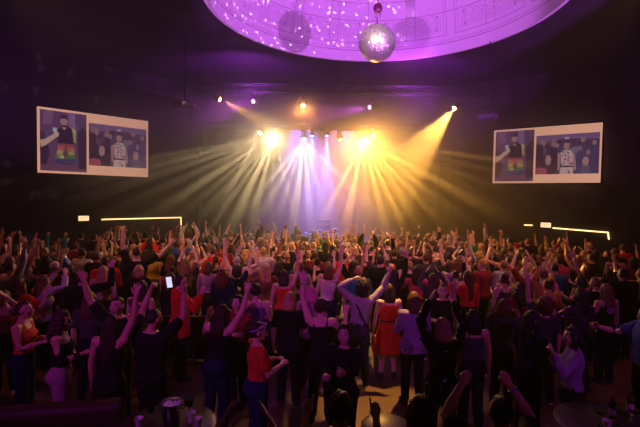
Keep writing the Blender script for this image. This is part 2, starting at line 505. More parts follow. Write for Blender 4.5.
# ================================================================== materials
def new_mat(name):
    m = bpy.data.materials.new(name); m.use_nodes = True
    nt = m.node_tree; b = nt.nodes['Principled BSDF']
    return m, nt, b
def N(nt, t, **kw):
    n = nt.nodes.new(t)
    for k, v in kw.items():
        if k in n.inputs.keys(): n.inputs[k].default_value = v
        else: setattr(n, k, v)
    return n
def plain(name, col, rough=.6, metal=0.0, noise=0.0, nscale=8.0, bump=0.0):
    m, nt, b = new_mat(name)
    b.inputs['Roughness'].default_value = rough; b.inputs['Metallic'].default_value = metal
    b.inputs['Base Color'].default_value = (*col, 1)
    if noise or bump:
        tc = N(nt, 'ShaderNodeTexCoord'); nz = N(nt, 'ShaderNodeTexNoise', Scale=nscale, Detail=5.0)
        nt.links.new(tc.outputs['Object'], nz.inputs['Vector'])
        if noise:
            mx = N(nt, 'ShaderNodeMixRGB'); mx.blend_type = 'MIX'
            mx.inputs[1].default_value = (*[c * (1 - noise) for c in col], 1); mx.inputs[2].default_value = (*[min(1, c * (1 + noise)) for c in col], 1)
            nt.links.new(nz.outputs[0], mx.inputs[0]); nt.links.new(mx.outputs[0], b.inputs['Base Color'])
        if bump:
            bp = N(nt, 'ShaderNodeBump', Strength=bump, Distance=.02)
            nt.links.new(nz.outputs[0], bp.inputs['Height']); nt.links.new(bp.outputs[0], b.inputs['Normal'])
    return m
def tinted(name, rough, noise=.25, scale=30.0, metal=0.0, spec=.4, stretch=(1, 1, 1), sheen=0.0):
    """takes the object's own colour, with a fine grain"""
    m, nt, b = new_mat(name)
    oi = N(nt, 'ShaderNodeObjectInfo'); tc = N(nt, 'ShaderNodeTexCoord'); mp = N(nt, 'ShaderNodeMapping')
    mp.inputs['Scale'].default_value = stretch
    nz = N(nt, 'ShaderNodeTexNoise', Scale=scale, Detail=4.0)
    nt.links.new(tc.outputs['Object'], mp.inputs[0]); nt.links.new(mp.outputs[0], nz.inputs['Vector'])
    mr = N(nt, 'ShaderNodeMapRange'); mr.inputs[1].default_value = .3; mr.inputs[2].default_value = .7; mr.inputs[3].default_value = 1 - noise; mr.inputs[4].default_value = 1 + noise
    nt.links.new(nz.outputs[0], mr.inputs[0])
    vm = N(nt, 'ShaderNodeVectorMath', operation='SCALE')
    nt.links.new(oi.outputs['Color'], vm.inputs[0]); nt.links.new(mr.outputs[0], vm.inputs['Scale'])
    nt.links.new(vm.outputs[0], b.inputs['Base Color'])
    b.inputs['Roughness'].default_value = rough; b.inputs['Metallic'].default_value = metal
    b.inputs['Specular IOR Level'].default_value = spec
    if sheen: b.inputs['Sheen Weight'].default_value = sheen
    return m
def emitter(name, col, s):
    m, nt, b = new_mat(name)
    b.inputs['Base Color'].default_value = (*[c * .3 for c in col], 1)
    b.inputs['Emission Color'].default_value = (*col, 1); b.inputs['Emission Strength'].default_value = s
    return m
M_SKIN = tinted('skin', .5, .08, 14)
M_CLOTH = tinted('woven_cloth', .9, .22, 45, spec=.15)
M_HAIR = tinted('hair', .50, .50, 26, spec=.35, stretch=(3, 3, .35))
_nt = M_HAIR.node_tree; _b = _nt.nodes['Principled BSDF']; _bp = N(_nt, 'ShaderNodeBump', Strength=.55, Distance=.02)
_nt.links.new([n for n in _nt.nodes if n.type == 'TEX_NOISE'][0].outputs[0], _bp.inputs['Height']); _nt.links.new(_bp.outputs[0], _b.inputs['Normal'])
M_SEQUIN, _nt, _b = new_mat('sequins')
_oi = N(_nt, 'ShaderNodeObjectInfo'); _tc = N(_nt, 'ShaderNodeTexCoord'); _v = N(_nt, 'ShaderNodeTexVoronoi', Scale=75.0)
_nt.links.new(_tc.outputs['Object'], _v.inputs['Vector'])
_ad = N(_nt, 'ShaderNodeVectorMath', operation='SUBTRACT'); _ad.inputs[1].default_value = (.5, .5, .5)
_nt.links.new(_v.outputs['Color'], _ad.inputs[0])
_sc = N(_nt, 'ShaderNodeVectorMath', operation='SCALE'); _sc.inputs['Scale'].default_value = 1.1; _nt.links.new(_ad.outputs[0], _sc.inputs[0])
_ge = N(_nt, 'ShaderNodeNewGeometry'); _a2 = N(_nt, 'ShaderNodeVectorMath', operation='ADD'); _nt.links.new(_ge.outputs['Normal'], _a2.inputs[0]); _nt.links.new(_sc.outputs[0], _a2.inputs[1])
_nn = N(_nt, 'ShaderNodeVectorMath', operation='NORMALIZE'); _nt.links.new(_a2.outputs[0], _nn.inputs[0]); _nt.links.new(_nn.outputs[0], _b.inputs['Normal'])
_nt.links.new(_oi.outputs['Color'], _b.inputs['Base Color']); _b.inputs['Metallic'].default_value = .9; _b.inputs['Roughness'].default_value = .18
M_WHITE = plain('eye_white', (.8, .78, .75), .3)
M_DARK = plain('dark_iris_and_brow', (.02, .012, .01), .4)
M_LIP = plain('lips', (.45, .10, .10), .45)
M_TEETH = plain('teeth', (.8, .76, .7), .3)
M_BLACKMETAL = plain('black_painted_metal', (.018, .018, .02), .45, .6)
M_STEEL = plain('brushed_steel', (.62, .60, .58), .22, 1.0, .1, 30)
M_GLASSFRAME = plain('spectacle_frame', (.02, .02, .02), .25)
M_WHITEPLASTIC = plain('white_plastic', (.75, .72, .74), .4)
def glass_mat(name, col):
    m, nt, b = new_mat(name); b.inputs['Base Color'].default_value = (*col, 1); b.inputs['Roughness'].default_value = .03; b.inputs['Transmission Weight'].default_value = 1.0; b.inputs['IOR'].default_value = 1.3
    return m
M_GLASS = glass_mat('clear_glass', (.95, .95, .97)); M_BOTTLE = glass_mat('dark_bottle_glass', (.25, .4, .22)); M_LENS = glass_mat('spectacle_lens', (.9, .9, .95))

# ================================================================== object helpers
def obj(name, me, m=None, parent=None, loc=None, mw=None, color=None):
    o = bpy.data.objects.new(name, me); COL.objects.link(o)
    if m is not None and me is not None and len(me.materials) == 0: me.materials.append(m)
    if mw is not None: o.matrix_local = mw
    elif loc is not None: o.location = loc
    if parent is not None: o.parent = parent
    if color is not None: o.color = (*color, 1)
    return o
def tag(o, label=None, cat=None, group=None, kind=None):
    for k, v in (('label', label), ('category', cat), ('group', group), ('kind', kind)):
        if v: o[k] = v
    return o
def empty(name, loc, label, cat, group=None, rz=0):
    o = obj(name, None, loc=loc); o.rotation_euler = (0, 0, rz); o.empty_display_size = .1
    return tag(o, label, cat, group)
def box(sp, lo, hi, M=None):
    V = np.array([(x, y, z) for z in (lo[2], hi[2]) for (x, y) in ((lo[0], lo[1]), (hi[0], lo[1]), (hi[0], hi[1]), (lo[0], hi[1]))])
    if M is not None: V = np.array([tuple(M @ Vector(v)) for v in V])
    sp.add(V, [(3, 2, 1, 0), (4, 5, 6, 7), (0, 1, 5, 4), (1, 2, 6, 5), (2, 3, 7, 6), (3, 0, 4, 7)])
def quadwall(sp, a, b, z0, z1, th=.2, out=1):
    """upright slab between plan points a and b, thickness to one side"""
    a, b = Vector((a[0], a[1], 0)), Vector((b[0], b[1], 0)); n = Vector(((b - a).y, -(b - a).x, 0)).normalized() * th * out
    P = [a, b, b + n, a + n]
    V = [(p.x, p.y, z) for z in (z0, z1) for p in P]
    sp.add(V, [(3, 2, 1, 0), (4, 5, 6, 7), (0, 1, 5, 4), (1, 2, 6, 5), (2, 3, 7, 6), (3, 0, 4, 7)])
def lathe(sp, prof, n=32, c=(0, 0, 0), closed=True):
    V = [(c[0] + r * math.cos(2 * PI * j / n), c[1] + r * math.sin(2 * PI * j / n), c[2] + z) for (r, z) in prof for j in range(n)]
    sp.add(V, ring_faces(n, len(prof), closed))
def soft(me, ang=40):
    me.polygons.foreach_set('use_smooth', [True] * len(me.polygons))
    try: me.set_sharp_from_angle(angle=math.radians(ang))
    except Exception: pass
    return me
def bevel(o, w=.01, s=2):
    md = o.modifiers.new('bevel', 'BEVEL'); md.width = w; md.segments = s; md.limit_method = 'ANGLE'
    return o
def prop(name, fn, m, parent=None, loc=None, smooth=True, mw=None):
    sp = Soup(); fn(sp); me = sp.mesh(name)
    bm = bmesh.new(); bm.from_mesh(me); bmesh.ops.recalc_face_normals(bm, faces=bm.faces); bm.to_mesh(me); bm.free()
    if smooth: soft(me)
    return obj(name, me, m, parent, loc, mw)
def look_mat(p, target, roll=0.0):
    """matrix at p whose -Z looks at target"""
    d = (Vector(target) - Vector(p)).normalized(); q = d.to_track_quat('-Z', 'Y')
    return Matrix.Translation(p) @ q.to_matrix().to_4x4()

# ================================================================== the hall
LW0, LW1 = Vector((-13.1, 12.7)), Vector((-6.03, 19.53))     # left wall flank beside the stage
RW0, RW1 = Vector((13.0, 13.4)), Vector((5.9, 18.55 + .98))
CEIL = 8.0
def structure(name, fn, m, smooth=False):
    return tag(prop(name, fn, m, smooth=smooth), kind='structure')

m, nt, b = new_mat('dark_floor_boards')
tc = N(nt, 'ShaderNodeTexCoord'); br = N(nt, 'ShaderNodeTexBrick', Scale=1.0); br.inputs['Color1'].default_value = (.080, .046, .022, 1); br.inputs['Color2'].default_value = (.060, .034, .017, 1); br.inputs['Mortar'].default_value = (.05, .035, .03, 1)
br.inputs['Brick Width'].default_value = 1.6; br.inputs['Row Height'].default_value = .14; br.inputs['Mortar Size'].default_value = .006
nt.links.new(tc.outputs['Object'], br.inputs['Vector'])
nt.links.new(br.outputs[0], b.inputs['Base Color']); b.inputs['Roughness'].default_value = .55
M_FLOOR = m
m, nt, b = new_mat('panelled_wall')
tc = N(nt, 'ShaderNodeTexCoord'); 
uvs = N(nt, 'ShaderNodeSeparateXYZ'); nt.links.new(tc.outputs['Object'], uvs.inputs[0])
ad = N(nt, 'ShaderNodeMath', operation='SUBTRACT'); nt.links.new(uvs.outputs[0], ad.inputs[0]); nt.links.new(uvs.outputs[1], ad.inputs[1])
cb = N(nt, 'ShaderNodeCombineXYZ'); nt.links.new(ad.outputs[0], cb.inputs[0]); nt.links.new(uvs.outputs[2], cb.inputs[1])
ck = N(nt, 'ShaderNodeTexChecker', Scale=.72); ck.inputs['Color1'].default_value = (.036, .022, .030, 1); ck.inputs['Color2'].default_value = (.018, .011, .016, 1)
nt.links.new(cb.outputs[0], ck.inputs['Vector'])
bk = N(nt, 'ShaderNodeTexBrick', Scale=1.0); bk.offset = 0; bk.inputs['Brick Width'].default_value = 1.389; bk.inputs['Row Height'].default_value = 1.389; bk.inputs['Mortar Size'].default_value = .012; bk.inputs['Mortar'].default_value = (.012, .01, .012, 1)
nt.links.new(cb.outputs[0], bk.inputs['Vector']); nt.links.new(ck.outputs[0], bk.inputs['Color1']); nt.links.new(ck.outputs[0], bk.inputs['Color2'])
nt.links.new(bk.outputs[0], b.inputs['Base Color']); b.inputs['Roughness'].default_value = .8
M_WALL = m
M_BLACK = plain('matt_black_paint', (.018, .016, .018), .9, 0, .3, 3)
M_CEIL = plain('dark_ceiling_paint', (.026, .016, .030), .85, 0, .2, 1.5)
M_DRAPE = plain('black_stage_drape', (.035, .03, .04), .95, 0, .3, 4)

structure('floor', lambda s: box(s, (-13.6, -6, -.2), (13.6, 27, 0)), M_FLOOR)
structure('wall_left', lambda s: quadwall(s, (-13.1, -6), LW0, 0, CEIL + .2, .25, -1), M_WALL)
structure('wall_right', lambda s: quadwall(s, (13.0, -6), RW0, 0, CEIL + .2, .25, 1), M_WALL)
structure('wall_stage_left', lambda s: quadwall(s, LW0, LW1, 0, CEIL + .2, .25, -1), M_WALL)
structure('wall_stage_right', lambda s: quadwall(s, RW0, RW1, 0, CEIL + .2, .25, 1), M_WALL)
structure('wall_rear', lambda s: box(s, (-13.4, -6.25, 0), (13.4, -6, CEIL + .2)), M_WALL)
# proscenium: header and two returns, black
def prosc(s):
    box(s, (-6.3, 19.53, 6.15), (6.2, 19.9, CEIL + .2))
    box(s, (-6.3, 19.53, 0), (-5.5, 19.9, 6.15)); box(s, (5.4, 19.53, 0), (6.2, 19.9, 6.15))
structure('wall_proscenium', prosc, M_BLACK)
structure('wall_stage_back', lambda s: box(s, (-9, 26, 0), (9, 26.2, 8.2)), M_DRAPE)
structure('wall_stage_side_left', lambda s: box(s, (-9.2, 19.9, 0), (-9, 26, 8.2)), M_DRAPE)
structure('wall_stage_side_right', lambda s: box(s, (9, 19.9, 0), (9.2, 26, 8.2)), M_DRAPE)
structure('ceiling_stage', lambda s: box(s, (-9.2, 19.9, 8.2), (9.2, 26.2, 8.4)), M_BLACK)
# stage riser
structure('floor_stage', lambda s: box(s, (-5.8, 18.1, 0), (5.7, 26, .8)), plain('black_stage_deck', (.03, .028, .03), .5, 0, .2, 6))
# bulkhead beams along the flanking walls
def beamL(s): quadwall(s, LW0, LW1, 7.25, CEIL, .45, 1)
def beamR(s): quadwall(s, RW0, RW1, 7.0, CEIL, .45, -1)
structure('trim_1', beamL, M_CEIL); structure('trim_2', beamR, M_CEIL)

# ceiling with a round opening and a domed cove above it
DC = Vector((1.50, 11.10)); DR = 4.47
def ceil_fn(s):
    n = 96; V = []; Fc = []
    def outer(a):
        c, si = math.cos(a), math.sin(a)
        k = min(((13.6 - DC.x) / c if c > 0 else (-13.6 - DC.x) / c) if abs(c) > 1e-6 else 1e9, ((20.0 - DC.y) / si if si > 0 else (-6.3 - DC.y) / si) if abs(si) > 1e-6 else 1e9)
        return (DC.x + k * c, DC.y + k * si)
    angs = sorted([2 * PI * i / n for i in range(n)] + [math.atan2(y - DC.y, x - DC.x) % (2 * PI) for x in (13.6, -13.6) for y in (20.0, -6.3)])
    k = len(angs)
    for z in (CEIL, CEIL + .25):
        for a in angs: V.append((DC.x + DR * math.cos(a), DC.y + DR * math.sin(a), z))
        for a in angs: V.append((*outer(a), z))
    for j in range(k):
        j2 = (j + 1) % k
        Fc += [(j, k + j, k + j2, j2), (2 * k + j2, 3 * k + j2, 3 * k + j, 2 * k + j), (j2, 2 * k + j2, 2 * k + j, j), (k + j, 3 * k + j, 3 * k + j2, k + j2)]
    s.add(V, Fc)
structure('ceiling', ceil_fn, M_CEIL)

# dome plaster with stencilled scroll ornament (thin darker lines)
m, nt, b = new_mat('dome_plaster')
tc = N(nt, 'ShaderNodeTexCoord'); sx = N(nt, 'ShaderNodeSeparateXYZ'); nt.links.new(tc.outputs['Object'], sx.inputs[0])
def Mt(op, a, b_=None, c=None):
    n = N(nt, 'ShaderNodeMath', operation=op)
    for i, v in enumerate((a, b_, c)):
        if v is None: continue
        if hasattr(v, 'links') or hasattr(v, 'is_linked'): nt.links.new(v, n.inputs[i])
        else: n.inputs[i].default_value = v
    return n.outputs[0]
ang = Mt('ARCTAN2', sx.outputs[0], sx.outputs[1]); zz = sx.outputs[2]
def line(v, pos, w): return Mt('LESS_THAN', Mt('ABSOLUTE', Mt('SUBTRACT', v, pos)), w)
fr = Mt('PINGPONG', Mt('ADD', ang, 10.0), PI / 10)                      # twenty repeating bays
hz = None
for zp, w in ((.32, .016), (.40, .008), (1.30, .012), (1.95, .016), (2.05, .008)):
    l = line(zz, zp, w); hz = l if hz is None else Mt('MAXIMUM', hz, l)
inband = Mt('MULTIPLY', Mt('GREATER_THAN', zz, .55), Mt('LESS_THAN', zz, 1.85))
vl = Mt('MAXIMUM', Mt('MAXIMUM', line(fr, .035, .0022), line(fr, .055, .0012)), line(fr, .28, .002))
vl = Mt('MULTIPLY', vl, inband)
hb = Mt('MULTIPLY', Mt('MAXIMUM', line(zz, .58, .010), line(zz, 1.82, .010)), Mt('GREATER_THAN', fr, .035))
vec = N(nt, 'ShaderNodeCombineXYZ'); nt.links.new(Mt('MULTIPLY', fr, 4.3), vec.inputs[0]); nt.links.new(zz, vec.inputs[1])
vo = N(nt, 'ShaderNodeTexVoronoi', Scale=4.2, feature='F1'); nt.links.new(vec.outputs[0], vo.inputs['Vector'])
wv = Mt('PINGPONG', Mt('MULTIPLY', vo.outputs['Distance'], 9.0), 1.0)
scroll = Mt('MULTIPLY', Mt('LESS_THAN', wv, .17), Mt('MULTIPLY', Mt('GREATER_THAN', zz, .70), Mt('MULTIPLY', Mt('LESS_THAN', zz, 1.25), Mt('GREATER_THAN', fr, .08))))
al = Mt('MAXIMUM', Mt('MAXIMUM', hz, vl), Mt('MAXIMUM', hb, scroll))
mx = N(nt, 'ShaderNodeMixRGB'); mx.inputs[1].default_value = (.80, .76, .80, 1); mx.inputs[2].default_value = (.42, .36, .40, 1)
nt.links.new(al, mx.inputs[0]); nt.links.new(mx.outputs[0], b.inputs['Base Color']); b.inputs['Roughness'].default_value = .7
M_DOME = m
def dome_fn(s):
    prof = [(r * .968, z) for (r, z) in ((4.55, -.035), (4.56, .20), (4.545, .26), (4.53, .5), (4.47, 1.0), (4.34, 1.5), (4.10, 2.0), (3.6, 2.5), (2.8, 2.95), (1.6, 3.25), (.05, 3.35))]
    back = [(.05, 3.5), (2.8, 3.1), (4.4, 2.0), (4.6, .9), (4.52, .27), (4.50, -.035)]
    n = 128; P = prof + back
    V = [(r * math.cos(2 * PI * j / n), r * math.sin(2 * PI * j / n), z) for (r, z) in P for j in range(n)]
    Fc = ring_faces(n, len(P), False)
    k = len(P) - 1
    Fc += [(j, (j + 1) % n, k * n + (j + 1) % n, k * n + j)[::-1] for j in range(n)]
    s.add(V, Fc)
dome = structure('ceiling_dome', dome_fn, M_DOME, True); dome.location = (DC.x, DC.y, CEIL + .002)

# ================================================================== mirror ball
BALL = at_y(377, 43, 11.0); BR = .46
ball = empty('mirror_ball', BALL, 'mirrored disco ball hanging below the purple dome', 'disco ball')
prop('core', lambda s: lathe(s, [((BR - .012) * math.sin(PI * i / 24) + .001, -(BR - .012) * math.cos(PI * i / 24)) for i in range(25)], 40), M_BLACKMETAL, ball)
m, nt, b = new_mat('mirror_tiles'); b.inputs['Metallic'].default_value = .8; b.inputs['Roughness'].default_value = .33; b.inputs['Base Color'].default_value = (.95, .93, .92, 1); M_MIRROR = m
def tiles(s):
    r = random.Random(3); nr = 42
    for i in range(nr):
        p0, p1 = PI * (i + .06) / nr, PI * (i + .94) / nr
        n = max(3, int(2 * PI * BR * math.sin(PI * (i + .5) / nr) / .034))
        for j in range(n):
            t0, t1 = 2 * PI * (j + .06) / n, 2 * PI * (j + .94) / n
            V = np.array([(BR * math.sin(p) * math.cos(t), BR * math.sin(p) * math.sin(t), BR * math.cos(p)) for p, t in ((p0, t0), (p1, t0), (p1, t1), (p0, t1))])
            c = V.mean(0); ax = Vector((r.gauss(0, 1), r.gauss(0, 1), r.gauss(0, 1))).normalized()
            R = np.array(Matrix.Rotation(r.gauss(0, .13), 3, ax)); V = (V - c) @ R.T + c
            s.add(V, [(0, 1, 2, 3)])
prop('mirror_tiles', tiles, M_MIRROR, ball, smooth=False)
prop('hanger_ring', lambda s: (tube(s, [(0, 0, BR - .02), (0, 0, BR + .16)], [.02, .012], 10), tube(s, [(-.07, 0, BR + .30), (-.055, 0, BR + .17), (0, 0, BR + .13), (.055, 0, BR + .17), (.07, 0, BR + .30)], [.008] * 5, 8, hint=(0, 1, .1))), M_STEEL, ball)
prop('motor', lambda s: lathe(s, [(.02, BR + .30), (.09, BR + .31), (.115, BR + .36), (.115, BR + .44), (.08, BR + .50), (.02, BR + .52)], 24), plain('motor_housing', (.25, .05, .16), .4, .5), ball)
prop('drop_pole', lambda s: tube(s, [(0, 0, BR + .5), (0, 0, CEIL + 3.34 - BALL.z)], [.016, .016], 10), M_BLACKMETAL, ball)

# ================================================================== projection screens
M_SLIDE = emitter('projected_peach_slide', (1.0, .50, .33), .62)
SLIDE_MATS = {}
def slide_mat(c, s=.48):
    g_ = .3 * c[0] + .5 * c[1] + .2 * c[2]; c = tuple(.72 * q + .28 * g_ * t for q, t in zip(c, (1.45, .85, 1.0)))
    k = tuple(round(x, 3) for x in c)
    if k not in SLIDE_MATS: SLIDE_MATS[k] = emitter('projected_colour', c, s)
    return SLIDE_MATS[k]
def flat_poly(me_polys, pts):  # helper to gather n-gons
    me_polys.append(pts)
def build_screen(p0, p1, zb0, zt0, zb1, zt1, label, side):
    """p0 left end, p1 right end in plan, as seen from the hall"""
    a, b_ = Vector((p0[0], p0[1], 0)), Vector((p1[0], p1[1], 0))
    zb, zt = (zb0 + zb1) / 2, (zt0 + zt1) / 2
    W, H = (b_ - a).length, zt - zb
    X = (b_ - a).normalized(); Z = Vector((0, 0, 1)); Y = Z.cross(X)       # Y points away from the hall
    Mx = Matrix((( X.x, Y.x, 0, a.x), (X.y, Y.y, 0, a.y), (0, 0, 1, zb), (0, 0, 0, 1)))
    root = obj('projection_screen', None, mw=Mx); tag(root, label, 'screen', 'projection screens beside the stage')
    fr = prop('frame', lambda s: (box(s, (-.07, .0, -.07), (W + .07, .06, 0)), box(s, (-.07, 0, H), (W + .07, .06, H + .07)), box(s, (-.07, 0, 0), (0, .06, H)), box(s, (W, 0, 0), (W + .07, .06, H))), M_BLACKMETAL, root, smooth=False)
    prop('projected_slide', lambda s: box(s, (0, .01, 0), (W, .05, H)), M_SLIDE, root, smooth=False)
    def picture(name, x0, z0, x1, z1, shapes, bg):
        polys = [([(x0, z0), (x1, z0), (x1, z1), (x0, z1)], bg)] + shapes
        me = bpy.data.meshes.new(name); V = []; Fc = []; mi = []; mats = []
        for k, (pts, c) in enumerate(polys):
            y = .006 - .0006 * k * .25
            base = len(V)
            if k:
                pts = [(x0 + (x1 - x0) * min(1, max(0, u)), z0 + (z1 - z0) * min(1, max(0, v))) for u, v in pts]
            V += [(x, y, z) for x, z in pts]; Fc.append(tuple(range(base, base + len(pts))))
            mt = slide_mat(c)
            if mt not in mats: mats.append(mt)
            mi.append(mats.index(mt))
        me.from_pydata(V, [], Fc)
        for mt in mats: me.materials.append(mt)
        me.polygons.foreach_set('material_index', mi); me.update()
        return obj(name, me, None, root)
    def ell(cx, cy, rx, ry, n=14): return [(cx + rx * math.cos(2 * PI * i / n), cy + ry * math.sin(2 * PI * i / n)) for i in range(n)]
    dk, pu, sk, vio = (.055, .018, .062), (.14, .050, .155), (.52, .23, .19), (.22, .09, .22)
    # tall picture: dancer in a dark top and rainbow skirt, arm with a glass reaching in
    sh = [([(0, .12), (1, .12), (1, .0), (0, 0)], (.19, .05, .14)), ([(.05, .75), (.25, .78), (.28, .98), (.08, .98)], vio), ([(.60, .72), (.75, .75), (.74, 1), (.58, 1)], (.23, .12, .33)),
          ([(.82, .05), (1, .05), (1, .72), (.9, .78), (.80, .66)], dk), ([(.0, .1), (.12, .1), (.2, .3), (.1, .62), (0, .66)], dk),
          (ell(.68, .68, .09, .06), (.55, .42, .12)), ([(.62, .50), (.76, .5), (.76, .66), (.62, .66)], (.45, .36, .10)),
          ([(.40, .12), (.52, .12), (.53, .3), (.41, .3)], dk), ([(.56, .12), (.68, .12), (.66, .3), (.55, .3)], dk),
          ([(.36, .44), (.72, .44), (.68, .72), (.58, .77), (.46, .77), (.38, .70)], (.03, .015, .04)),
          ([(.36, .40), (.72, .40), (.74, .47), (.36, .47)], (.40, .03, .05)), ([(.36, .33), (.50, .31), (.52, .42), (.36, .43)], (.62, .08, .05)), ([(.56, .33), (.74, .33), (.73, .42), (.58, .42)], (.48, .12, .05)), ([(.32, .26), (.76, .26), (.75, .33), (.34, .33)], (.16, .06, .04)), (ell(.41, .31, .07, .05), (.46, .36, .05)), (ell(.66, .30, .07, .05), (.42, .34, .05)),
          ([(.30, .21), (.52, .20), (.50, .28), (.32, .28)], (.10, .24, .05)), ([(.52, .21), (.78, .21), (.76, .28), (.56, .28)], (.07, .18, .06)), ([(.31, .14), (.77, .14), (.78, .22), (.30, .21)], (.06, .05, .20)), (ell(.45, .24, .06, .03), (.40, .44, .10)),
          ([(.40, .86), (.60, .86), (.58, .94), (.50, .965), (.42, .94)], dk), (ell(.50, .845, .080, .070), sk), ([(.42, .885), (.58, .885), (.57, .94), (.50, .955), (.43, .94)], dk), ([(.455, .858), (.485, .858), (.485, .866), (.455, .866)], dk), ([(.515, .858), (.545, .858), (.545, .866), (.515, .866)], dk), ([(.475, .805), (.525, .805), (.52, .815), (.48, .815)], (.35, .08, .10)), ([(.45, .745), (.56, .745), (.52, .70), (.49, .70)], sk),
          ([(.02, .38), (.12, .42), (.40, .60), (.36, .66), (.10, .52), (0, .50)], (.68, .40, .22)), (ell(.34, .63, .05, .035), (.70, .42, .26)), ([(.27, .65), (.34, .65), (.35, .72), (.26, .72)], (.35, .62, .70))]
    picture('projected_photo', W * .022, H * .035, W * .405, H * .965, sh, pu)
    # wide picture: woman in a floral dress in a crowd
    r = random.Random(5); sh = [([(0, .86), (.3, .84), (.45, .9), (1, .84), (1, 1), (0, 1)], (.20, .10, .30))]
    for i in range(26):
        cx, cy = r.uniform(.02, .98), r.uniform(.52, .86); w = .035
        sh.append(([(cx - .07, .0), (cx + .07, 0), (cx + .06, cy - .09), (cx - .06, cy - .09)], r.choice([dk, (.10, .04, .12), (.16, .05, .13), (.09, .05, .17)])))
        sh.append((ell(cx, cy, w, .065, 10), r.choice([dk, (.28, .13, .16), (.36, .17, .17), (.09, .035, .08)])))
    sh += [(ell(.10, .30, .10, .22), dk), ([(0, 0), (.20, 0), (.18, .14), (.06, .18), (0, .14)], (.50, .06, .10)), (ell(.21, .36, .05, .13), (.50, .24, .22)),
           (ell(.80, .30, .05, .12), (.48, .23, .22)), ([(.72, 0), (.88, 0), (.86, .2), (.74, .2)], (.12, .10, .22)), (ell(.62, .58, .06, .10), (.17, .16, .30)),
           ([(.36, .52), (.41, .54), (.40, .1), (.37, .1)], sk), ([(.60, .52), (.64, .46), (.66, .08), (.62, .1)], sk),
           ([(.40, 0), (.62, 0), (.61, .22), (.60, .54), (.55, .60), (.46, .60), (.41, .54), (.42, .22)], (.66, .46, .44)),
           ([(.41, .17), (.61, .17), (.61, .21), (.41, .21)], dk), ([(.475, .60), (.525, .60), (.53, .66), (.47, .66)], sk), (ell(.50, .73, .058, .125), (.07, .03, .05)), (ell(.50, .71, .045, .095), sk), ([(.452, .775), (.548, .775), (.54, .85), (.50, .87), (.46, .85)], (.07, .03, .05)), ([(.476, .727), (.490, .727), (.490, .738), (.476, .738)], dk), ([(.510, .727), (.524, .727), (.524, .738), (.510, .738)], dk), ([(.482, .655), (.518, .655), (.514, .668), (.486, .668)], (.40, .08, .10)), ([(.47, .87), (.53, .87), (.54, .92), (.46, .92)], (.45, .42, .60))]
    for i in range(34):
        cx, cy = r.uniform(.42, .60), r.uniform(.01, .56)
        if abs(cy - .19) < .04: continue
        sh.append((ell(cx, cy, .016, .026, 7), r.choice([(.65, .06, .22), (.10, .30, .16), (.70, .22, .40), (.08, .06, .10)])))
    picture('projected_photo', W * .425, H * .155, W * .982, H * .845, sh, (.10, .045, .13))
    prop('hanging_cable', lambda s: (tube(s, [(W * .12, .03, H + .07), (W * .12, .03, CEIL - zb - .75)], [.008, .008], 6), tube(s, [(W * .88, .03, H + .07), (W * .88, .03, CEIL - zb - .75)], [.008, .008], 6)), M_BLACKMETAL, root)
    return root
build_screen((-10.15, 15.45), (-7.30, 18.25), 3.82, 6.16, 3.82, 6.2, 'projection screen on the wall at the left of the stage showing two photos', 'l')
build_screen((7.02, 17.6), (10.0, 15.4), 3.79, 5.93, 3.75, 5.89, 'projection screen on the wall at the right of the stage showing two photos', 'r')

# ================================================================== wall lights and signs
def on_wall(px, py, w0, w1, off=.04):
    """point of a flanking wall (pulled off it) seen at a photo pixel"""
    d = ray(px, py); a, b_ = w0, w1; n = Vector(((b_ - a).y, -(b_ - a).x)).normalized()
    if n.dot(Vector((0, 5)) - a) < 0: n = -n
    a2 = a + n * off
    t = (a2 - Vector((CAM.x, CAM.y))).dot(n) / Vector((d.x, d.y)).dot(n)
    return CAM + d * t, n
M_STRIP = emitter('warm_light_tube', (1.0, .62, .22), 3.0)
def strip(pix, w0, w1, label):
    P = [on_wall(*p, w0, w1, .06)[0] for p in pix]
    o = prop('light_tube', lambda s: [tube(s, [P[i], P[i + 1]], [.022, .022], 8, hint=(.3, .2, 1)) for i in range(len(P) - 1)], M_STRIP)
    return tag(o, label, 'light strip', 'rope lights on the side walls')
strip([(102, 219.5), (181, 217.5), (181.3, 236)], LW0, LW1, 'glowing rope light framing a doorway below the left screen')
strip([(553, 228), (608, 232.5), (608.8, 239)], RW0, RW1, 'glowing rope light along the wall below the right screen')
strip([(524.5, 225), (532, 225.3)], RW0, RW1, 'short dim light bar beside the sign on the right wall')
def exit_sign(px, py, w0, w1, label):
    c, n = on_wall(px, py, w0, w1, .05)
    rz = math.atan2(n.y, n.x) + PI / 2
    o = empty('exit_sign', c, label, 'sign', 'exit signs', rz)
    bevel(prop('housing', lambda s: box(s, (-.20, -.03, -.11), (.20, .05, .11)), plain('sign_housing', (.3, .28, .25), .5), o, smooth=False), .01)
    prop('lit_face', lambda s: box(s, (-.18, -.036, -.09), (.18, -.028, .09)), emitter('sign_face', (1, .72, .38), 1.6), o, smooth=False)
    cu = bpy.data.curves.new('lettering', 'FONT'); cu.body = 'EXIT'; cu.size = .15; cu.align_x = 'CENTER'; cu.align_y = 'CENTER'; cu.extrude = .002
    tmp = bpy.data.objects.new('tmp_text', cu); COL.objects.link(tmp); dg = bpy.context.evaluated_depsgraph_get(); dg.update()
    me = bpy.data.meshes.new_from_object(tmp.evaluated_get(dg)); bpy.data.objects.remove(tmp); bpy.data.curves.remove(cu); me.materials.clear(); me.name = 'lettering'
    t = obj('lettering', me, emitter('sign_letters', (.75, .12, .06), .5), o); t.location = (0, -.040, 0); t.rotation_euler = (PI / 2, 0, 0)
exit_sign(83.5, 218.3, LW0, LW1, 'small lit exit sign on the left wall'); exit_sign(546, 225, RW0, RW1, 'small lit exit sign on the right wall')

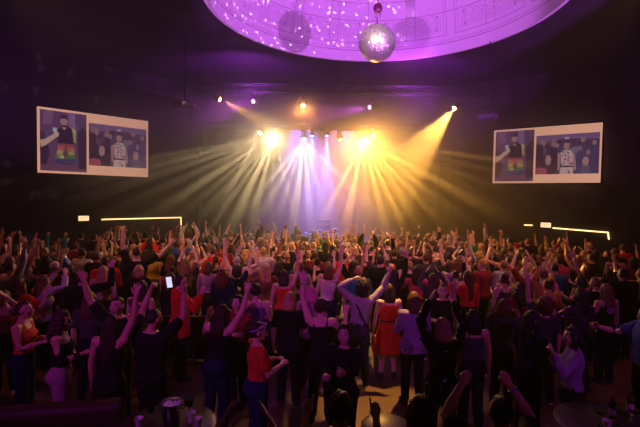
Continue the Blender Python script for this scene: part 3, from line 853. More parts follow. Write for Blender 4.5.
# ================================================================== projectors on poles
def projector(px, py, y, tgt, label):
    p = at_y(px, py, y); d = Vector((tgt[0] - p.x, tgt[1] - p.y, 0)); rz = math.atan2(d.y, d.x) - PI / 2
    o = empty('projector', p, label, 'projector', 'ceiling hung projectors', rz)
    bevel(prop('body', lambda s: box(s, (-.24, -.2, -.08), (.24, .2, .08)), plain('projector_case', (.10, .10, .11), .5), o, smooth=False), .02)
    prop('lens', lambda s: tube(s, [(.1, .19, 0), (.1, .25, 0)], [.05, .045], 16, hint=(0, 0, 1)), plain('projector_lens', (.5, .6, .8), .05, .6), o)
    prop('mount_pole', lambda s: (tube(s, [(0, 0, .07), (0, 0, CEIL - p.z - .01)], [.018, .018], 8), box(s, (-.12, -.1, .08), (.12, .1, .11))), M_BLACKMETAL, o)
projector(185, 105, 13.5, (-8.7, 16.9), 'projector hanging from a thin pole near the left screen')
projector(488, 117, 13.5, (8.5, 16.5), 'projector hanging from a thin pole near the right screen')

# ================================================================== lighting truss and fixtures
TY = 16.0
def truss_fn(x0, x1):
    def f(s):
        for y in (-.14, .14):
            for z in (-.14, .14): tube(s, [(x0, y, z), (x1, y, z)], [.024, .024], 8)
        n = int((x1 - x0) / .35)
        for i in range(n):
            a, b_ = x0 + (x1 - x0) * i / n, x0 + (x1 - x0) * (i + 1) / n
            for (y0, z0, y1, z1) in ((-.14, -.14, -.14, .14), (.14, -.14, .14, .14), (-.14, .14, .14, .14), (-.14, -.14, .14, -.14)):
                tube(s, [(a, y0, z0), (b_, y1, z1)] if i % 2 else [(a, y1, z1), (b_, y0, z0)], [.011, .011], 6)
    return f
tr = empty('lighting_truss', (0, TY, 7.05), 'long black lighting truss hung across the hall before the stage', 'truss')
prop('truss_frame', truss_fn(-4.6, 5.9), M_BLACKMETAL, tr)
for x in (-4.0, .6, 5.2): prop('hanging_wire', lambda s, x=x: tube(s, [(x, 0, .14), (x, 0, CEIL - 7.05)], [.01, .01], 6), M_BLACKMETAL, tr)
tr2 = empty('lighting_pipe', (0, 19.2, 6.32), 'black lighting pipe under the stage header', 'truss')
prop('pipe', lambda s: tube(s, [(-5.0, 0, 0), (5.0, 0, 0)], [.028, .028], 10), M_BLACKMETAL, tr2)
for x in (-4.2, 0, 4.2): prop('bracket', lambda s, x=x: tube(s, [(x, 0, 0), (x, .31, 0)], [.02, .02], 8), M_BLACKMETAL, tr2)

LIGHT_SCALE = 1.0
def spot(name, p, tgt, col, watts, cone, blend=.4, gobo=None, radius=.05):
    d = bpy.data.lights.new(name, 'SPOT'); d.energy = watts * LIGHT_SCALE; d.color = col; d.spot_size = math.radians(cone); d.spot_blend = blend; d.shadow_soft_size = radius
    o = bpy.data.objects.new(name, d); COL.objects.link(o); o.matrix_world = look_mat(p, tgt)
    if gobo:
        scale, lo, hi, base, seed = gobo
        d.use_nodes = True; nt = d.node_tree; em = nt.nodes['Emission']
        tc = N(nt, 'ShaderNodeTexCoord'); mp = N(nt, 'ShaderNodeMapping'); mp.inputs['Location'].default_value = (seed * 3.7, seed * 1.9, seed)
        nt.links.new(tc.outputs['Normal'], mp.inputs[0])
        nz = N(nt, 'ShaderNodeTexVoronoi', Scale=scale); nt.links.new(mp.outputs[0], nz.inputs['Vector'])
        mr = N(nt, 'ShaderNodeMapRange'); mr.inputs[1].default_value = lo; mr.inputs[2].default_value = hi; mr.inputs[3].default_value = 1.0; mr.inputs[4].default_value = base
        nt.links.new(nz.outputs['Distance'], mr.inputs[0])
        nt.links.new(mr.outputs[0], em.inputs['Strength'])
    return o
def fixture(name, hang, tgt, col, label, group, moving=False, es=60, lens_r=.085):
    """lamp head on a yoke, hung from the point above; returns the front of its lens"""
    p = Vector(hang)
    o = empty(name, p, label, 'stage light', group)
    d = (Vector(tgt) - p).normalized()
    L = look_mat((0, 0, 0), d)
    k = 1.15 if moving else 1.0
    prop('lamp_head', lambda s: lathe(s, [(.02, .22 * k), (.07 * k, .20 * k), (.10 * k, .10 * k), (.105 * k, -.08 * k), (.115 * k, -.10 * k), (.115 * k, -.14 * k), (.088, -.14 * k), (.086, -.10 * k)], 24), M_BLACKMETAL, o, mw=L)
    prop('lens', lambda s: lathe(s, [(.001, -.138 * k), (.05, -.138 * k), (lens_r, -.125 * k), (lens_r, -.105 * k), (.001, -.105 * k)], 24), emitter('lamp_lens', col, es), o, mw=L)
    def yoke(s):
        tube(s, [(-.135 * k, 0, 0), (-.135 * k, 0, .20), (0, 0, .24), (.135 * k, 0, .20), (.135 * k, 0, 0)], [.014] * 5, 8, hint=(0, 1, 0))
        tube(s, [(0, 0, .24), (0, 0, .30)], [.03, .03], 10)
        if moving: box(s, (-.13, -.11, .24), (.13, .11, .32))
    prop('yoke', yoke, M_BLACKMETAL, o)
    return p + d * (.16 * k)
WARM, AMBER, WHITE, MAG, BLUE, ORANGE = (1, .71, .34), (1, .45, .075), (1, .80, .54), (.85, .07, 1.0), (.12, .18, 1.0), (1, .36, .08)
def at_px(px, py, y): return at_y(px, py, y)
# ================================================================== people
from mathutils.bvhtree import BVHTree
HAIRC = {'black': (.010, .008, .008), 'dark brown': (.030, .015, .009), 'brown': (.085, .040, .018), 'auburn': (.11, .030, .012), 'light brown': (.20, .11, .05), 'blonde': (.46, .29, .12), 'grey': (.36, .33, .30), 'pink': (.55, .13, .28)}
CLOTHC = {'black': (.010, .009, .011), 'charcoal': (.05, .05, .055), 'navy': (.010, .013, .042), 'red': (.62, .030, .022), 'burgundy': (.22, .018, .035), 'white': (.60, .56, .56), 'grey': (.34, .32, .34), 'lilac': (.27, .21, .36),
          'purple': (.17, .05, .27), 'hot pink': (.72, .07, .17), 'teal': (.03, .20, .21), 'beige': (.52, .38, .27), 'green': (.05, .18, .06), 'orange': (.62, .07, .028), 'mauve': (.36, .20, .27), 'blue': (.06, .09, .30), 'denim': (.022, .032, .085), 'brown': (.16, .085, .04), 'mustard': (.52, .32, .06)}
SKINC = [(.60, .35, .25), (.66, .41, .31), (.52, .29, .19), (.70, .46, .36), (.36, .19, .11), (.20, .10, .06)]
TOPNAME = {'tee': 't_shirt', 'tank': 'tank_top', 'cami': 'camisole', 'long': 'long_sleeved_top', 'jacket': 'jacket', 'shirt': 'shirt', 'dress': 'dress', 'longdress': 'long_dress', 'offshoulder': 'off_shoulder_top'}
PEOPLE = []      # (object, x, y, label seed)
GROUP = 'people in the concert crowd'
_hair = {}
def hair_mesh(kind, fine=False):
    k = (kind, fine)
    if k not in _hair:
        _hair[k] = build_hair(kind, .0085 if fine else .011, len(_hair)); _hair[k].materials.append(M_HAIR if kind != 'beanie' else M_CLOTH)
    return _hair[k]
def mat4(R, c): return Matrix([[*R[0], c[0]], [*R[1], c[1]], [*R[2], c[2]], [0, 0, 0, 1]])
HAIRNAME = lambda k: 'knitted_hat' if k == 'beanie' else 'hair'

def put_on_face(bvh, R, c, x, z, back=0.0):
    """point of the skin at head-space x, z"""
    Rm = Matrix([list(r) for r in R]); o = Vector(c) + Rm @ Vector((x, .22, z)); d = Rm @ Vector((0, -1, 0))
    hit = bvh.ray_cast(o, d)[0]
    return (hit if hit is not None else o + d * .12) + d * back
_face = {}
def face_meshes():
    if _face: return _face
    s = Soup(); blob(s, (0, 0, 0), (.0165, .0085, .0100), nu=14, nv=8); _face['eye'] = soft(s.mesh('eye'), 180); _face['eye'].materials.append(M_WHITE)
    s = Soup(); blob(s, (0, 0, 0), (.0082, .0040, .0082), nu=12, nv=8); _face['iris'] = soft(s.mesh('iris'), 180); _face['iris'].materials.append(M_DARK)
    s = Soup(); tube(s, [(-.019, -.004, -.002), (-.006, .001, .003), (.010, .001, .002), (.021, -.007, -.004)], [.0038, .0050, .0046, .003], 8); _face['eyebrow'] = soft(s.mesh('eyebrow'), 180); _face['eyebrow'].materials.append(M_DARK)
    s = Soup(); tube(s, [(-.027, -.010, .004), (-.013, -.001, -.001), (0, .001, -.003), (.013, -.001, -.001), (.027, -.010, .004)], [.003, .0055, .006, .0055, .003], 8); _face['mouth'] = soft(s.mesh('mouth'), 180); _face['mouth'].materials.append(M_LIP)
    s = Soup(); tube(s, [(-.019, -.004, .003), (0, .003, .0005), (.019, -.004, .003)], [.003, .0042, .003], 8); _face['teeth'] = soft(s.mesh('teeth'), 180); _face['teeth'].materials.append(M_TEETH)
    return _face
def add_face(o, me, pose, smile=True):
    fm = face_meshes(); R, c = pose.head_matrix()
    n = len(me.vertices); co = np.empty(n * 3, np.float32); me.vertices.foreach_get('co', co); co = co.reshape(-1, 3)
    near = np.linalg.norm(co - np.array(c), axis=1) < .20
    polys = [tuple(p.vertices) for p in me.polygons if near[p.vertices[0]]]
    bvh = BVHTree.FromPolygons([tuple(v) for v in co], polys)
    Rm = Matrix([list(r) for r in R]).to_4x4()
    for sx in (-1, 1):
        p = put_on_face(bvh, R, c, sx * .032, .010, .0025)
        e = obj('eye', fm['eye'], None, o, mw=Matrix.Translation(p) @ Rm @ Matrix.Rotation(-sx * .35, 4, 'Z'))
        obj('iris', fm['iris'], None, e, loc=(0, .0064, 0))
        p = put_on_face(bvh, R, c, sx * .032, .036, -.001)
        obj('eyebrow', fm['eyebrow'], None, o, mw=Matrix.Translation(p) @ Rm @ (Matrix.Scale(-1, 4, (1, 0, 0)) if sx < 0 else Matrix.Identity(4)))
    p = put_on_face(bvh, R, c, 0, -.058, -.001)
    mo = obj('mouth', fm['mouth'], None, o, mw=Matrix.Translation(p) @ Rm)
    if smile: obj('teeth', fm['teeth'], None, mo, loc=(0, .003, .001))
def add_glasses(o, pose, on_hair=False):
    R, c = pose.head_matrix()
    def f(s):
        for sx in (-1, 1):
            pts = [(sx * .033 + .026 * math.cos(t), .097 - .006 * abs(math.cos(t)), .008 + .020 * math.sin(t)) for t in [2 * PI * i / 16 for i in range(17)]]
            tube(s, pts, [.0030] * 17, 6, hint=(0, 1, .01))
            tube(s, [(sx * .059, .092, .012), (sx * .082, .05, .012), (sx * .084, -.01, .008)], [.003, .003, .003], 6, hint=(0, 0, 1))
        tube(s, [(-.008, .098, .012), (.008, .098, .012)], [.003, .003], 6, hint=(0, 0, 1))
    M = mat4(R, c)
    if on_hair: M = M @ Matrix.Translation((0, -.028, .098)) @ Matrix.Rotation(math.radians(52), 4, 'X') @ Matrix.Scale(1.12, 4)
    g = prop('glasses', f, M_GLASSFRAME, o, mw=M)
    def lens(s):
        for sx in (-1, 1): blob(s, (sx * .033, .094, .008), (.024, .0015, .018), nu=14, nv=8)
    prop('lens', lens, M_LENS if not on_hair else plain('blue_mirror_lens', (.10, .18, .75), .08, .8), g)
def add_headband(o, pose, col):
    R, c = pose.head_matrix()
    pts = [(.0855 * math.sin(t), .000 + .104 * math.cos(t), .052 + .030 * math.cos(t)) for t in [2 * PI * i / 28 for i in range(29)]]
    prop('headband', lambda s: tube(s, pts, [.011] * 29, 8, hint=(0, 0, 1), flat=[1] * 29), col, o, mw=mat4(R, c))
def add_wristband(o, pose, sd, m, r=.034, name='wristband'):
    S, E, W, ua, fa, hand, pn = pose.arm_joints(sd)
    d = (W - E) / np.linalg.norm(W - E); x, y, _ = frame_for(d); c = E + (W - E) * .90
    pts = [c + x * r * math.cos(t) + y * r * math.sin(t) for t in [2 * PI * i / 20 for i in range(21)]]
    prop(name, lambda s: tube(s, pts, [.007] * 21, 8, hint=d), m, o)
def add_strap(o, pose, m, name='bag_strap'):
    P = [(-.115, -.060, 1.395), (-.06, -.122, 1.28), (0, -.130, 1.16), (.07, -.128, 1.06), (.15, -.105, .95)]
    P = [pose.spine(p)[0] for p in P]
    prop(name, lambda s: tube(s, P, [.016] * 5, 8, hint=(0, 1, 0), flat=[.35] * 5), m, o)
def add_lanyard(o, pose, m):
    P = [(-.06, -.045, 1.41), (-.075, .035, 1.38), (-.03, .125, 1.27), (0, .150, 1.18), (.03, .125, 1.27), (.075, .035, 1.38), (.06, -.045, 1.41)]
    P = [pose.spine(p)[0] for p in P]
    prop('lanyard', lambda s: tube(s, P, [.008] * 7, 8, hint=(0, 1, 0)), m, o)

_body = {}
def dress_person(o, pose, body, top, topcol, bot, botcol, hair, haircol, fine=False, shoes=True, seed=0, hem=.88, sequin=False, cache=None, skin=None, hatcol=None):
    R, c = pose.head_matrix()
    key = lambda *a: (id(pose),) + a
    cache = {} if cache is None else cache
    if key(top) not in cache:
        t = build_top(pose, TOPNAME[top], top, hem, .011 if fine else .013, seed); t.materials.append(M_SEQUIN if sequin else M_CLOTH); cache[key(top)] = t
    obj(TOPNAME[top], cache[key(top)], None, o, color=topcol)
    if bot:
        if key(bot) not in cache:
            t = build_bottom(pose, bot, bot, .013, seed + 9); t.materials.append(M_CLOTH); cache[key(bot)] = t
        obj('jeans' if (bot == 'trousers' and botcol == CLOTHC['denim']) else bot, cache[key(bot)], None, o, color=botcol)
    if hair: obj(HAIRNAME(hair), hair_mesh(hair, fine), None, o, mw=mat4(R, c), color=hatcol or haircol)
    if shoes:
        for sd in (-1, 1):
            if key('shoe', sd) not in cache:
                t = build_shoe(pose, sd, 'shoe'); t.materials.append(M_CLOTH); cache[key('shoe', sd)] = t
            obj('shoe', cache[key('shoe', sd)], None, o, color=(.03, .028, .03))

def place(o, px, py, h, rz, pose):
    s = h / 1.70
    R, c = pose.head_matrix()
    ztop = (c[2] + .118) * s
    P = at_z(px, py, ztop); off = Matrix.Rotation(rz, 3, 'Z') @ Vector((c[0] * s, c[1] * s, 0))
    o.location = (P.x - off.x, P.y - off.y, 0); o.rotation_euler = (0, 0, rz); o.scale = (s, s, s)

def hero(px, py, h, rz, L, R, hair, hairc, top, topc, bot, botc, label, male=False, head=(0, 0, 0), lean=0., side=0., twist=0., legs='stand', skin=1, build=1.07, hem=None, face=None, glasses=False, sequin=False, fine=None, extra=None):
    pose = Pose(male, lean, side, twist, tuple(math.radians(a) for a in head), L, R, legs, build)
    i = len(PEOPLE)
    fine = fine if fine is not None else py > 295
    body = build_body(pose, 'person', .0085 if fine else .010); body.materials.append(M_SKIN)
    o = obj('person', body, None, color=SKINC[skin])
    tag(o, label, 'person', GROUP)
    hm = hem if hem is not None else (.97 if bot == 'skirt' else (.70 if top == 'jacket' else .90 if (male or top == 'shirt') else .995))
    dress_person(o, pose, body, top, CLOTHC[topc], bot, CLOTHC.get(botc), hair, HAIRC.get(hairc), fine, True, i, hm, sequin)
    rz = math.radians(rz)
    place(o, px, py, h, rz, pose)
    turn = abs(((math.degrees(rz) + head[0]) + 180) % 360 - 180)
    if face or (face is None and turn > 50): add_face(o, body, pose, smile=(face != 'calm'))
    if glasses: add_glasses(o, pose)
    if extra: extra(o, pose)
    PEOPLE.append((o, o.location.x, o.location.y, label))
    return o, pose
def hand_point(o, pose, sd, k=.09):
    S, E, W, ua, fa, hand, pn = pose.arm_joints(sd); d = (W - E) / np.linalg.norm(W - E)
    M = Matrix.LocRotScale(o.location, o.rotation_euler, o.scale)
    return M @ Vector(W + d * k + pn * .035)
M_BAND = plain('woven_band', (.08, .05, .12), .7); M_SILVER = plain('silver_bracelet', (.7, .68, .7), .25, 1.0); M_BLUEBAND = plain('blue_band', (.05, .10, .6), .5); M_STRAP = plain('black_leather_strap', (.012, .012, .012), .5); M_WATCH = plain('black_watch', (.01, .01, .012), .3)
up = 'up'
A_FIST = ((.36, .70, .12), (-.58, .20, .92), 'fist', (-.2, 1, 0))
A_POINT = ((.28, .42, -.62), (-.10, .38, 1), 'point', (0, 1, 0))
A_REACH = ((.22, .55, .85), (-.05, .35, .95), 'peace', (-.4, .9, 0))
A_CLAPLOW = ((.30, .75, .05), (-.42, .62, .62), 'flat', (-1, .1, 0))
A_HOLDFWD = ((.25, .80, -.45), (-.1, .9, .25), 'grip', (-1, 0, 0))
A_BANGLE = ((.45, .25, -.75), (-.3, .95, -.02), 'relax', (0, 0, -1))
A_UPSWEEP = ((.55, .10, .85), (-.62, .20, .66), 'relax', (0, 1, 0))

# --- the front rows
hero(24, 301, 1.68, -78, 'front', 'front', 'lowbun', 'dark brown', 'tank', 'orange', 'trousers', 'navy', 'woman in an orange tank top with a dark lanyard, in profile beside the dark sofa', face='calm', skin=2, extra=lambda o, p: add_lanyard(o, p, M_BAND))
hero(62, 311, 1.66, -72, 'down', 'front', 'bigcurly', 'dark brown', 'offshoulder', 'black', 'trousers', 'mauve', 'woman with dark curls and glasses in a black off-shoulder top and pale jeans', head=(-8, 4, 0), face='calm', glasses=True, skin=2, hem=1.0)
hero(112, 315, 1.69, -6, 'down', 'up', 'verylong', 'dark brown', 'tank', 'black', 'trousers', 'black', 'woman seen from behind, very long dark hair, black tank top, right arm straight up', skin=2, side=.03, extra=lambda o, p: add_wristband(o, p, -1, M_BAND))
hero(117, 297, 1.74, 168, 'bentlow', 'upout', 'short', 'black', 'tee', 'black', 'trousers', 'black', 'smiling man in a black tee facing the camera with one hand raised', male=True, skin=2, face=True)
hero(90, 292, 1.66, 4, 'down', 'down', 'long', 'brown', 'tee', 'charcoal', 'trousers', 'black', 'woman with long brown hair from behind, charcoal tee, beside the smiling man', skin=1)
o_ph, p_ph = hero(154, 309, 1.74, -14, 'phonehigh', 'phonehigh', 'crop', 'black', 'tee', 'black', 'trousers', 'black', 'person in a black tee from behind, filming with both hands raised', male=True, head=(-22, 6, 0), skin=2)
o_rj, p_rj = hero(181, 275, 1.76, -58, 'drink', 'bentlow', 'short', 'dark brown', 'jacket', 'red', 'trousers', 'black', 'man in a bright red jacket and glasses standing before the low barrier', male=True, glasses=True, face='calm', skin=1, hem=.72)
hero(222, 305, 1.70, -22, 'bentlow', A_REACH, 'wavy', 'dark brown', 'tank', 'black', 'trousers', 'navy', 'woman in a black tank top with dark wavy hair, right hand raised in a sign', skin=1, side=.08, lean=.05, hem=.95)
hero(258, 322, 1.64, -62, 'front', 'front', 'ponytail', 'dark brown', 'tee', 'orange', 'trousers', 'denim', 'woman in an orange-red tee and jeans with glasses, headband and ponytail', head=(-10, -4, 0), face='calm', glasses=True, skin=1, extra=lambda o, p: add_headband(o, p, plain('striped_headband', (.30, .20, .42), .7, 0, .4, 60)))
hero(238, 295, 1.64, 150, 'front', 'front', 'long', 'black', 'tee', 'burgundy', 'trousers', 'black', 'smiling woman facing the camera behind the woman with the raised hand sign', skin=1, face=True)
hero(256, 284, 1.70, 2, 'down', 'drink', 'tousled', 'black', 'tank', 'purple', 'trousers', 'black', 'woman from behind with full dark hair and bare shoulders, purple tank top', skin=1)
hero(290, 292, 1.69, -8, 'down', 'drink', 'bob', 'blonde', 'tee', 'black', 'trousers', 'black', 'woman from behind with a blonde bob in a black tee', skin=1, build=1.06)
hero(321, 299, 1.70, -4, 'up', 'bentlow', 'tousled', 'dark brown', 'tank', 'black', 'trousers', 'black', 'woman in a black tank top from behind, left arm straight up with a wristband', head=(-14, 0, 0), skin=1, side=-.04, extra=lambda o, p: add_wristband(o, p, -1, M_WATCH))
hero(311, 286, 1.66, 5, 'down', 'down', 'bob', 'pink', 'shirt', 'mauve', 'trousers', 'black', 'person with a pinkish bob in a mauve shirt behind the raised bare arm', skin=3)
hero(344, 325, 1.63, 152, A_HOLDFWD, 'front', 'wavy', 'dark brown', 'long', 'black', 'trousers', 'black', 'woman in black with long wavy dark hair turned back toward the camera', head=(18, -6, 4), skin=1, face=True)
hero(363, 281, 1.74, 2, 'onhead', 'upout', 'curly', 'black', 'long', 'grey', 'trousers', 'charcoal', 'person with a dark curly crown in a pale grey top, both arms over the head', skin=1, side=.08, lean=-.04, hem=.98, extra=lambda o, p: add_strap(o, p, M_STRAP))
hero(389, 284, 1.64, 6, 'down', 'drink', 'lob', 'dark brown', 'dress', 'red', None, None, 'woman in a bright red dress with a dark belt beside the grey-topped dancer', skin=1, extra=lambda o, p: prop('belt', lambda s: tube(s, [p.spine(((.150) * math.cos(t), .112 * math.sin(t), 1.05))[0] for t in [2 * PI * i / 28 for i in range(29)]], [.016] * 29, 8, hint=(0, 0, 1), flat=[1] * 29), M_STRAP, o))
hero(393, 269, 1.69, -8, 'drink', 'up', 'verylong', 'black', 'long', 'black', 'trousers', 'black', 'woman in black with long straight black hair, right fist up, behind the red dress', skin=1, side=.03)
hero(443, 318, 1.70, -10, 'claphigh', 'claphigh', 'bob', 'light brown', 'jacket', 'black', 'trousers', 'black', 'woman with a light brown bob in a sequined black jacket clapping overhead', skin=1, sequin=True, hem=.80, extra=lambda o, p: add_wristband(o, p, -1, M_WATCH))
hero(414, 292, 1.70, 8, 'front', 'drink', 'lob', 'brown', 'jacket', 'lilac', 'trousers', 'black', 'person with brown hair in a lilac jacket left of the sequined jacket', skin=1, hem=.80)
hero(443, 284, 1.70, 168, 'mouth', 'front', 'crop', 'dark brown', 'tee', 'black', 'trousers', 'black', 'person with cropped hair facing the camera, one hand over the mouth', male=True, skin=1, face='calm')
hero(468, 271, 1.70, 24, 'bentlow', 'down', 'verylong', 'brown', 'long', 'red', 'trousers', 'black', 'woman in a red long-sleeved top with very long brown hair, hand by her face', head=(20, 0, 0), skin=1)
hero(417, 266, 1.70, -12, 'bentlow', 'drink', 'long', 'dark brown', 'tee', 'hot pink', 'trousers', 'black', 'woman in a hot pink tee with long dark hair from behind', skin=1)
hero(473, 310, 1.64, 4, 'up', 'down', 'lob', 'black', 'tank', 'charcoal', 'trousers', 'black', 'dark-haired woman in a charcoal tank top, left arm up, beside the sequined jacket', skin=2)
hero(501, 396, 1.70, 0, A_FIST, A_FIST, 'short', 'black', 'tee', 'black', 'trousers', 'black', 'dark-haired person in black at the bottom edge with two fists raised', male=True, skin=2, extra=lambda o, p: add_wristband(o, p, 1, M_BLUEBAND))
hero(421, 396, 1.66, 2, 'down', 'down', 'lob', 'brown', 'tee', 'black', 'trousers', 'black', 'brown-haired person in black from behind at the bottom edge, arms down', skin=1)
hero(341, 393, 1.68, -4, A_POINT, A_POINT, 'tousled', 'brown', 'tee', 'black', 'trousers', 'black', 'brown-haired person at the bottom edge pointing up with both index fingers', male=True, skin=1)
hero(532, 311, 1.67, -74, 'down', A_BANGLE, 'lob', 'black', 'tee', 'navy', 'trousers', 'black', 'dark-haired woman in a navy tee in profile with a silver bracelet', head=(0, 2, 0), face='calm', skin=2, extra=lambda o, p: add_wristband(o, p, 1, M_SILVER))
hero(505, 299, 1.66, -50, 'down', 'mouth', 'bob', 'auburn', 'shirt', 'charcoal', 'trousers', 'black', 'auburn-haired woman in a charcoal shirt, hand near her face', head=(-20, 0, 0), face='calm', skin=1)
hero(573, 327, 1.66, 66, 'bentfist', 'down', 'bob', 'black', 'shirt', 'lilac', 'trousers', 'black', 'dark-haired woman in a pale lilac blouse facing left with one hand raised', head=(14, 0, 0), face='calm', skin=2, hem=.98, extra=lambda o, p: add_wristband(o, p, 1, M_SILVER))
hero(580, 289, 1.70, 8, 'bentlow', 'down', 'wavy', 'black', 'tee', 'purple', 'trousers', 'black', 'woman in a glittering purple sequin top, blue glasses pushed up on dark hair', sequin=True, skin=2, extra=lambda o, p: add_glasses(o, p, True))
def back_print(o, p):
    def f(s):
        for k, (w, z) in enumerate(((.16, 1.30), (.19, 1.265), (.15, 1.23))):
            n = 6
            for i in range(n):
                a = -w / 2 + w * (i + .12) / n; b_ = -w / 2 + w * (i + .88) / n
                P = [(a, -.108 - .004 * 0, z + .010), (b_, -.108, z + .012), (b_, -.114, z - .012), (a, -.114, z - .010)]
                P = [p.spine((x, -(.116 - .9 * x * x), zz))[0] for (x, y, zz) in P]
                s.add(P, [(0, 1, 2, 3)])
    prop('white_print', f, plain('white_print', (.75, .72, .72), .7), o, smooth=False)
hero(606, 284, 1.70, 14, 'drink', 'down', 'long', 'light brown', 'tank', 'black', 'trousers', 'black', 'woman in a black tank top with white print, long light brown hair', skin=1, extra=back_print)
hero(548, 279, 1.70, 8, A_UPSWEEP, 'bentlow', 'bun', 'brown', 'jacket', 'mustard', 'trousers', 'black', 'woman in a mustard jacket, hair in a bun, left arm curved overhead', skin=1, hem=.80)
hero(520, 283, 1.71, 4, 'down', 'drink', 'bigcurly', 'dark brown', 'tee', 'burgundy', 'trousers', 'black', 'woman with big dark curls in a burgundy tee from behind', skin=2)
hero(623, 268, 1.80, 10, 'down', 'drink', 'short', 'black', 'jacket', 'black', 'trousers', 'black', 'tall broad man in a black jacket from behind near the right wall', male=True, build=1.15, skin=1)
o_gl, p_gl = hero(647, 306, 1.70, 82, 'down', A_HOLDFWD, 'short', 'black', 'tee', 'blue', 'trousers', 'black', 'man in a blue tee at the right edge holding out a glass', male=True, skin=1, face='calm')
hero(11, 262, 1.72, -20, 'drink', 'up', 'crop', 'black', 'long', 'white', 'trousers', 'black', 'person in a white long-sleeved top at the left edge, right arm up', male=True, skin=1)
hero(19, 278, 1.69, -14, 'down', 'bentlow', 'verylong', 'brown', 'tee', 'red', 'trousers', 'black', 'woman in a red tee with very long brown hair, right hand raised', skin=1)
hero(43, 275, 1.66, -25, 'clap', 'clap', 'wavy', 'light brown', 'shirt', 'white', 'trousers', 'black', 'woman with wavy light brown hair in a white shirt clapping', skin=1)
hero(82, 272, 1.72, 6, 'drink', 'bent', 'tousled', 'brown', 'jacket', 'black', 'trousers', 'black', 'man with tousled brown hair in a black jacket, right hand up', male=True, skin=1)
hero(69, 265, 1.66, 165, 'down', 'down', 'long', 'black', 'jacket', 'charcoal', 'trousers', 'black', 'woman with long black hair in a charcoal jacket facing the camera', face='calm', skin=2)
hero(55, 262, 1.66, -20, 'drink', 'down', 'beanie', 'red', 'tee', 'burgundy', 'trousers', 'black', 'person in a dark red knitted hat and burgundy tee', skin=2)
PEOPLE[-1][0].children[2].color = (.25, .03, .02, 1)
hero(103, 266, 1.68, 2, 'drink', 'down', 'long', 'blonde', 'long', 'beige', 'trousers', 'black', 'woman from behind with long blonde hair in a beige lace top', skin=3)
hero(137, 247, 1.92, 10, 'up', 'sideout', 'short', 'dark brown', 'tee', 'black', 'trousers', 'charcoal', 'very tall man in a black tee, both arms wide above the heads around him', male=True, skin=1, hem=.95)
hero(139, 265, 1.68, -5, 'drink', 'drink', 'bob', 'blonde', 'jacket', 'black', 'trousers', 'black', 'woman with a blonde bob in a black jacket from behind', skin=3)
hero(209, 262, 1.66, -15, 'down', 'down', 'bob', 'brown', 'long', 'mauve', 'trousers', 'black', 'woman with a brown bob in a mauve long-sleeved top from behind', skin=1)
hero(223, 269, 1.66, -15, 'drink', 'drink', 'bigcurly', 'auburn', 'long', 'navy', 'trousers', 'black', 'woman with big auburn curls in a navy top', skin=1)
hero(237, 256, 1.72, 10, 'up', 'bent', 'crop', 'grey', 'tank', 'beige', 'trousers', 'black', 'grey-haired person in a beige tank top, both arms raised', male=True, skin=3)
hero(266, 264, 1.70, 4, 'bentlow', 'down', 'wavy', 'blonde', 'jacket', 'brown', 'trousers', 'black', 'woman with wavy blonde hair in a brown jacket from behind', skin=1)
hero(284, 270, 1.66, 0, 'down', 'peace', 'lob', 'dark brown', 'longdress', 'red', None, None, 'woman in a long red dress, right hand up with two fingers', skin=1)
hero(300, 262, 1.70, 3, 'down', 'down', 'verylong', 'auburn', 'tee', 'mauve', 'trousers', 'black', 'woman with very long straight auburn hair in a mauve tee', skin=1)
hero(353, 261, 1.72, 0, 'up', 'down', 'verylong', 'dark brown', 'tee', 'black', 'trousers', 'black', 'woman with very long dark hair in a black tee, left arm straight up', skin=1, side=-.03)
hero(329, 262, 1.68, -6, 'bentfist', 'down', 'long', 'light brown', 'tank', 'black', 'trousers', 'black', 'woman with long light brown hair in a black tank top, left fist up', skin=1)
hero(409, 261, 1.70, 5, 'down', 'drink', 'tousled', 'blonde', 'tee', 'black', 'trousers', 'black', 'person with tousled blonde hair in a black tee from behind', male=True, skin=3)
hero(242, 431, 1.52, 6, A_CLAPLOW, A_CLAPLOW, 'short', 'dark brown', 'tee', 'black', 'trousers', 'black', 'person at the bottom edge of whom mainly the clapping hands show', male=True, skin=3)
print('front people', len(PEOPLE))

# --- the rest of the floor
LIB_SPECS = [
 (False, dict(L='up', R='down'), ('tee', 'tank'), 'trousers'), (False, dict(L='down', R='up', side=.04), ('tank', 'long'), 'trousers'), (False, dict(L='up', R='up'), ('tank', 'tee'), 'skirt'),
 (False, dict(L='bent', R='bent', head=(10, 0, 0)), ('dress', 'tee'), 'trousers'), (False, dict(L='claphigh', R='claphigh'), ('tee', 'jacket'), 'trousers'), (False, dict(L='clap', R='clap', head=(-12, 0, 0)), ('long', 'cami'), 'trousers'),
 (False, dict(L='drink', R='down', head=(25, 0, 4)), ('dress', 'tee'), 'trousers'), (False, dict(L='down', R='uppoint', head=(0, 6, 0)), ('tee', 'offshoulder'), 'trousers'), (False, dict(L='peace', R='drink', side=-.05), ('cami', 'long'), 'trousers'),
 (False, dict(L='lasso', R='up', side=.06), ('tank', 'dress'), 'trousers'), (False, dict(L='down', R='down', head=(-20, -4, 0)), ('long', 'tee'), 'trousers'), (False, dict(L='upfist', R='bentlow'), ('tee', 'tank'), 'trousers'),
 (True, dict(L='up', R='drink'), ('tee', 'shirt'), 'trousers'), (True, dict(L='upfist', R='upfist', head=(0, 8, 0)), ('tee', 'long'), 'trousers'), (True, dict(L='down', R='drink', head=(15, 0, 0)), ('shirt', 'jacket'), 'trousers'),
 (True, dict(L='claphigh', R='claphigh'), ('tee', 'shirt'), 'trousers'), (True, dict(L='phonehigh', R='phonehigh'), ('jacket', 'tee'), 'trousers'), (True, dict(L='down', R='down', head=(-10, 0, 0)), ('tee', 'jacket'), 'trousers'),
 (False, dict(L='down', R='bentfist', head=(8, 0, 0)), ('tank', 'tee'), 'trousers')]
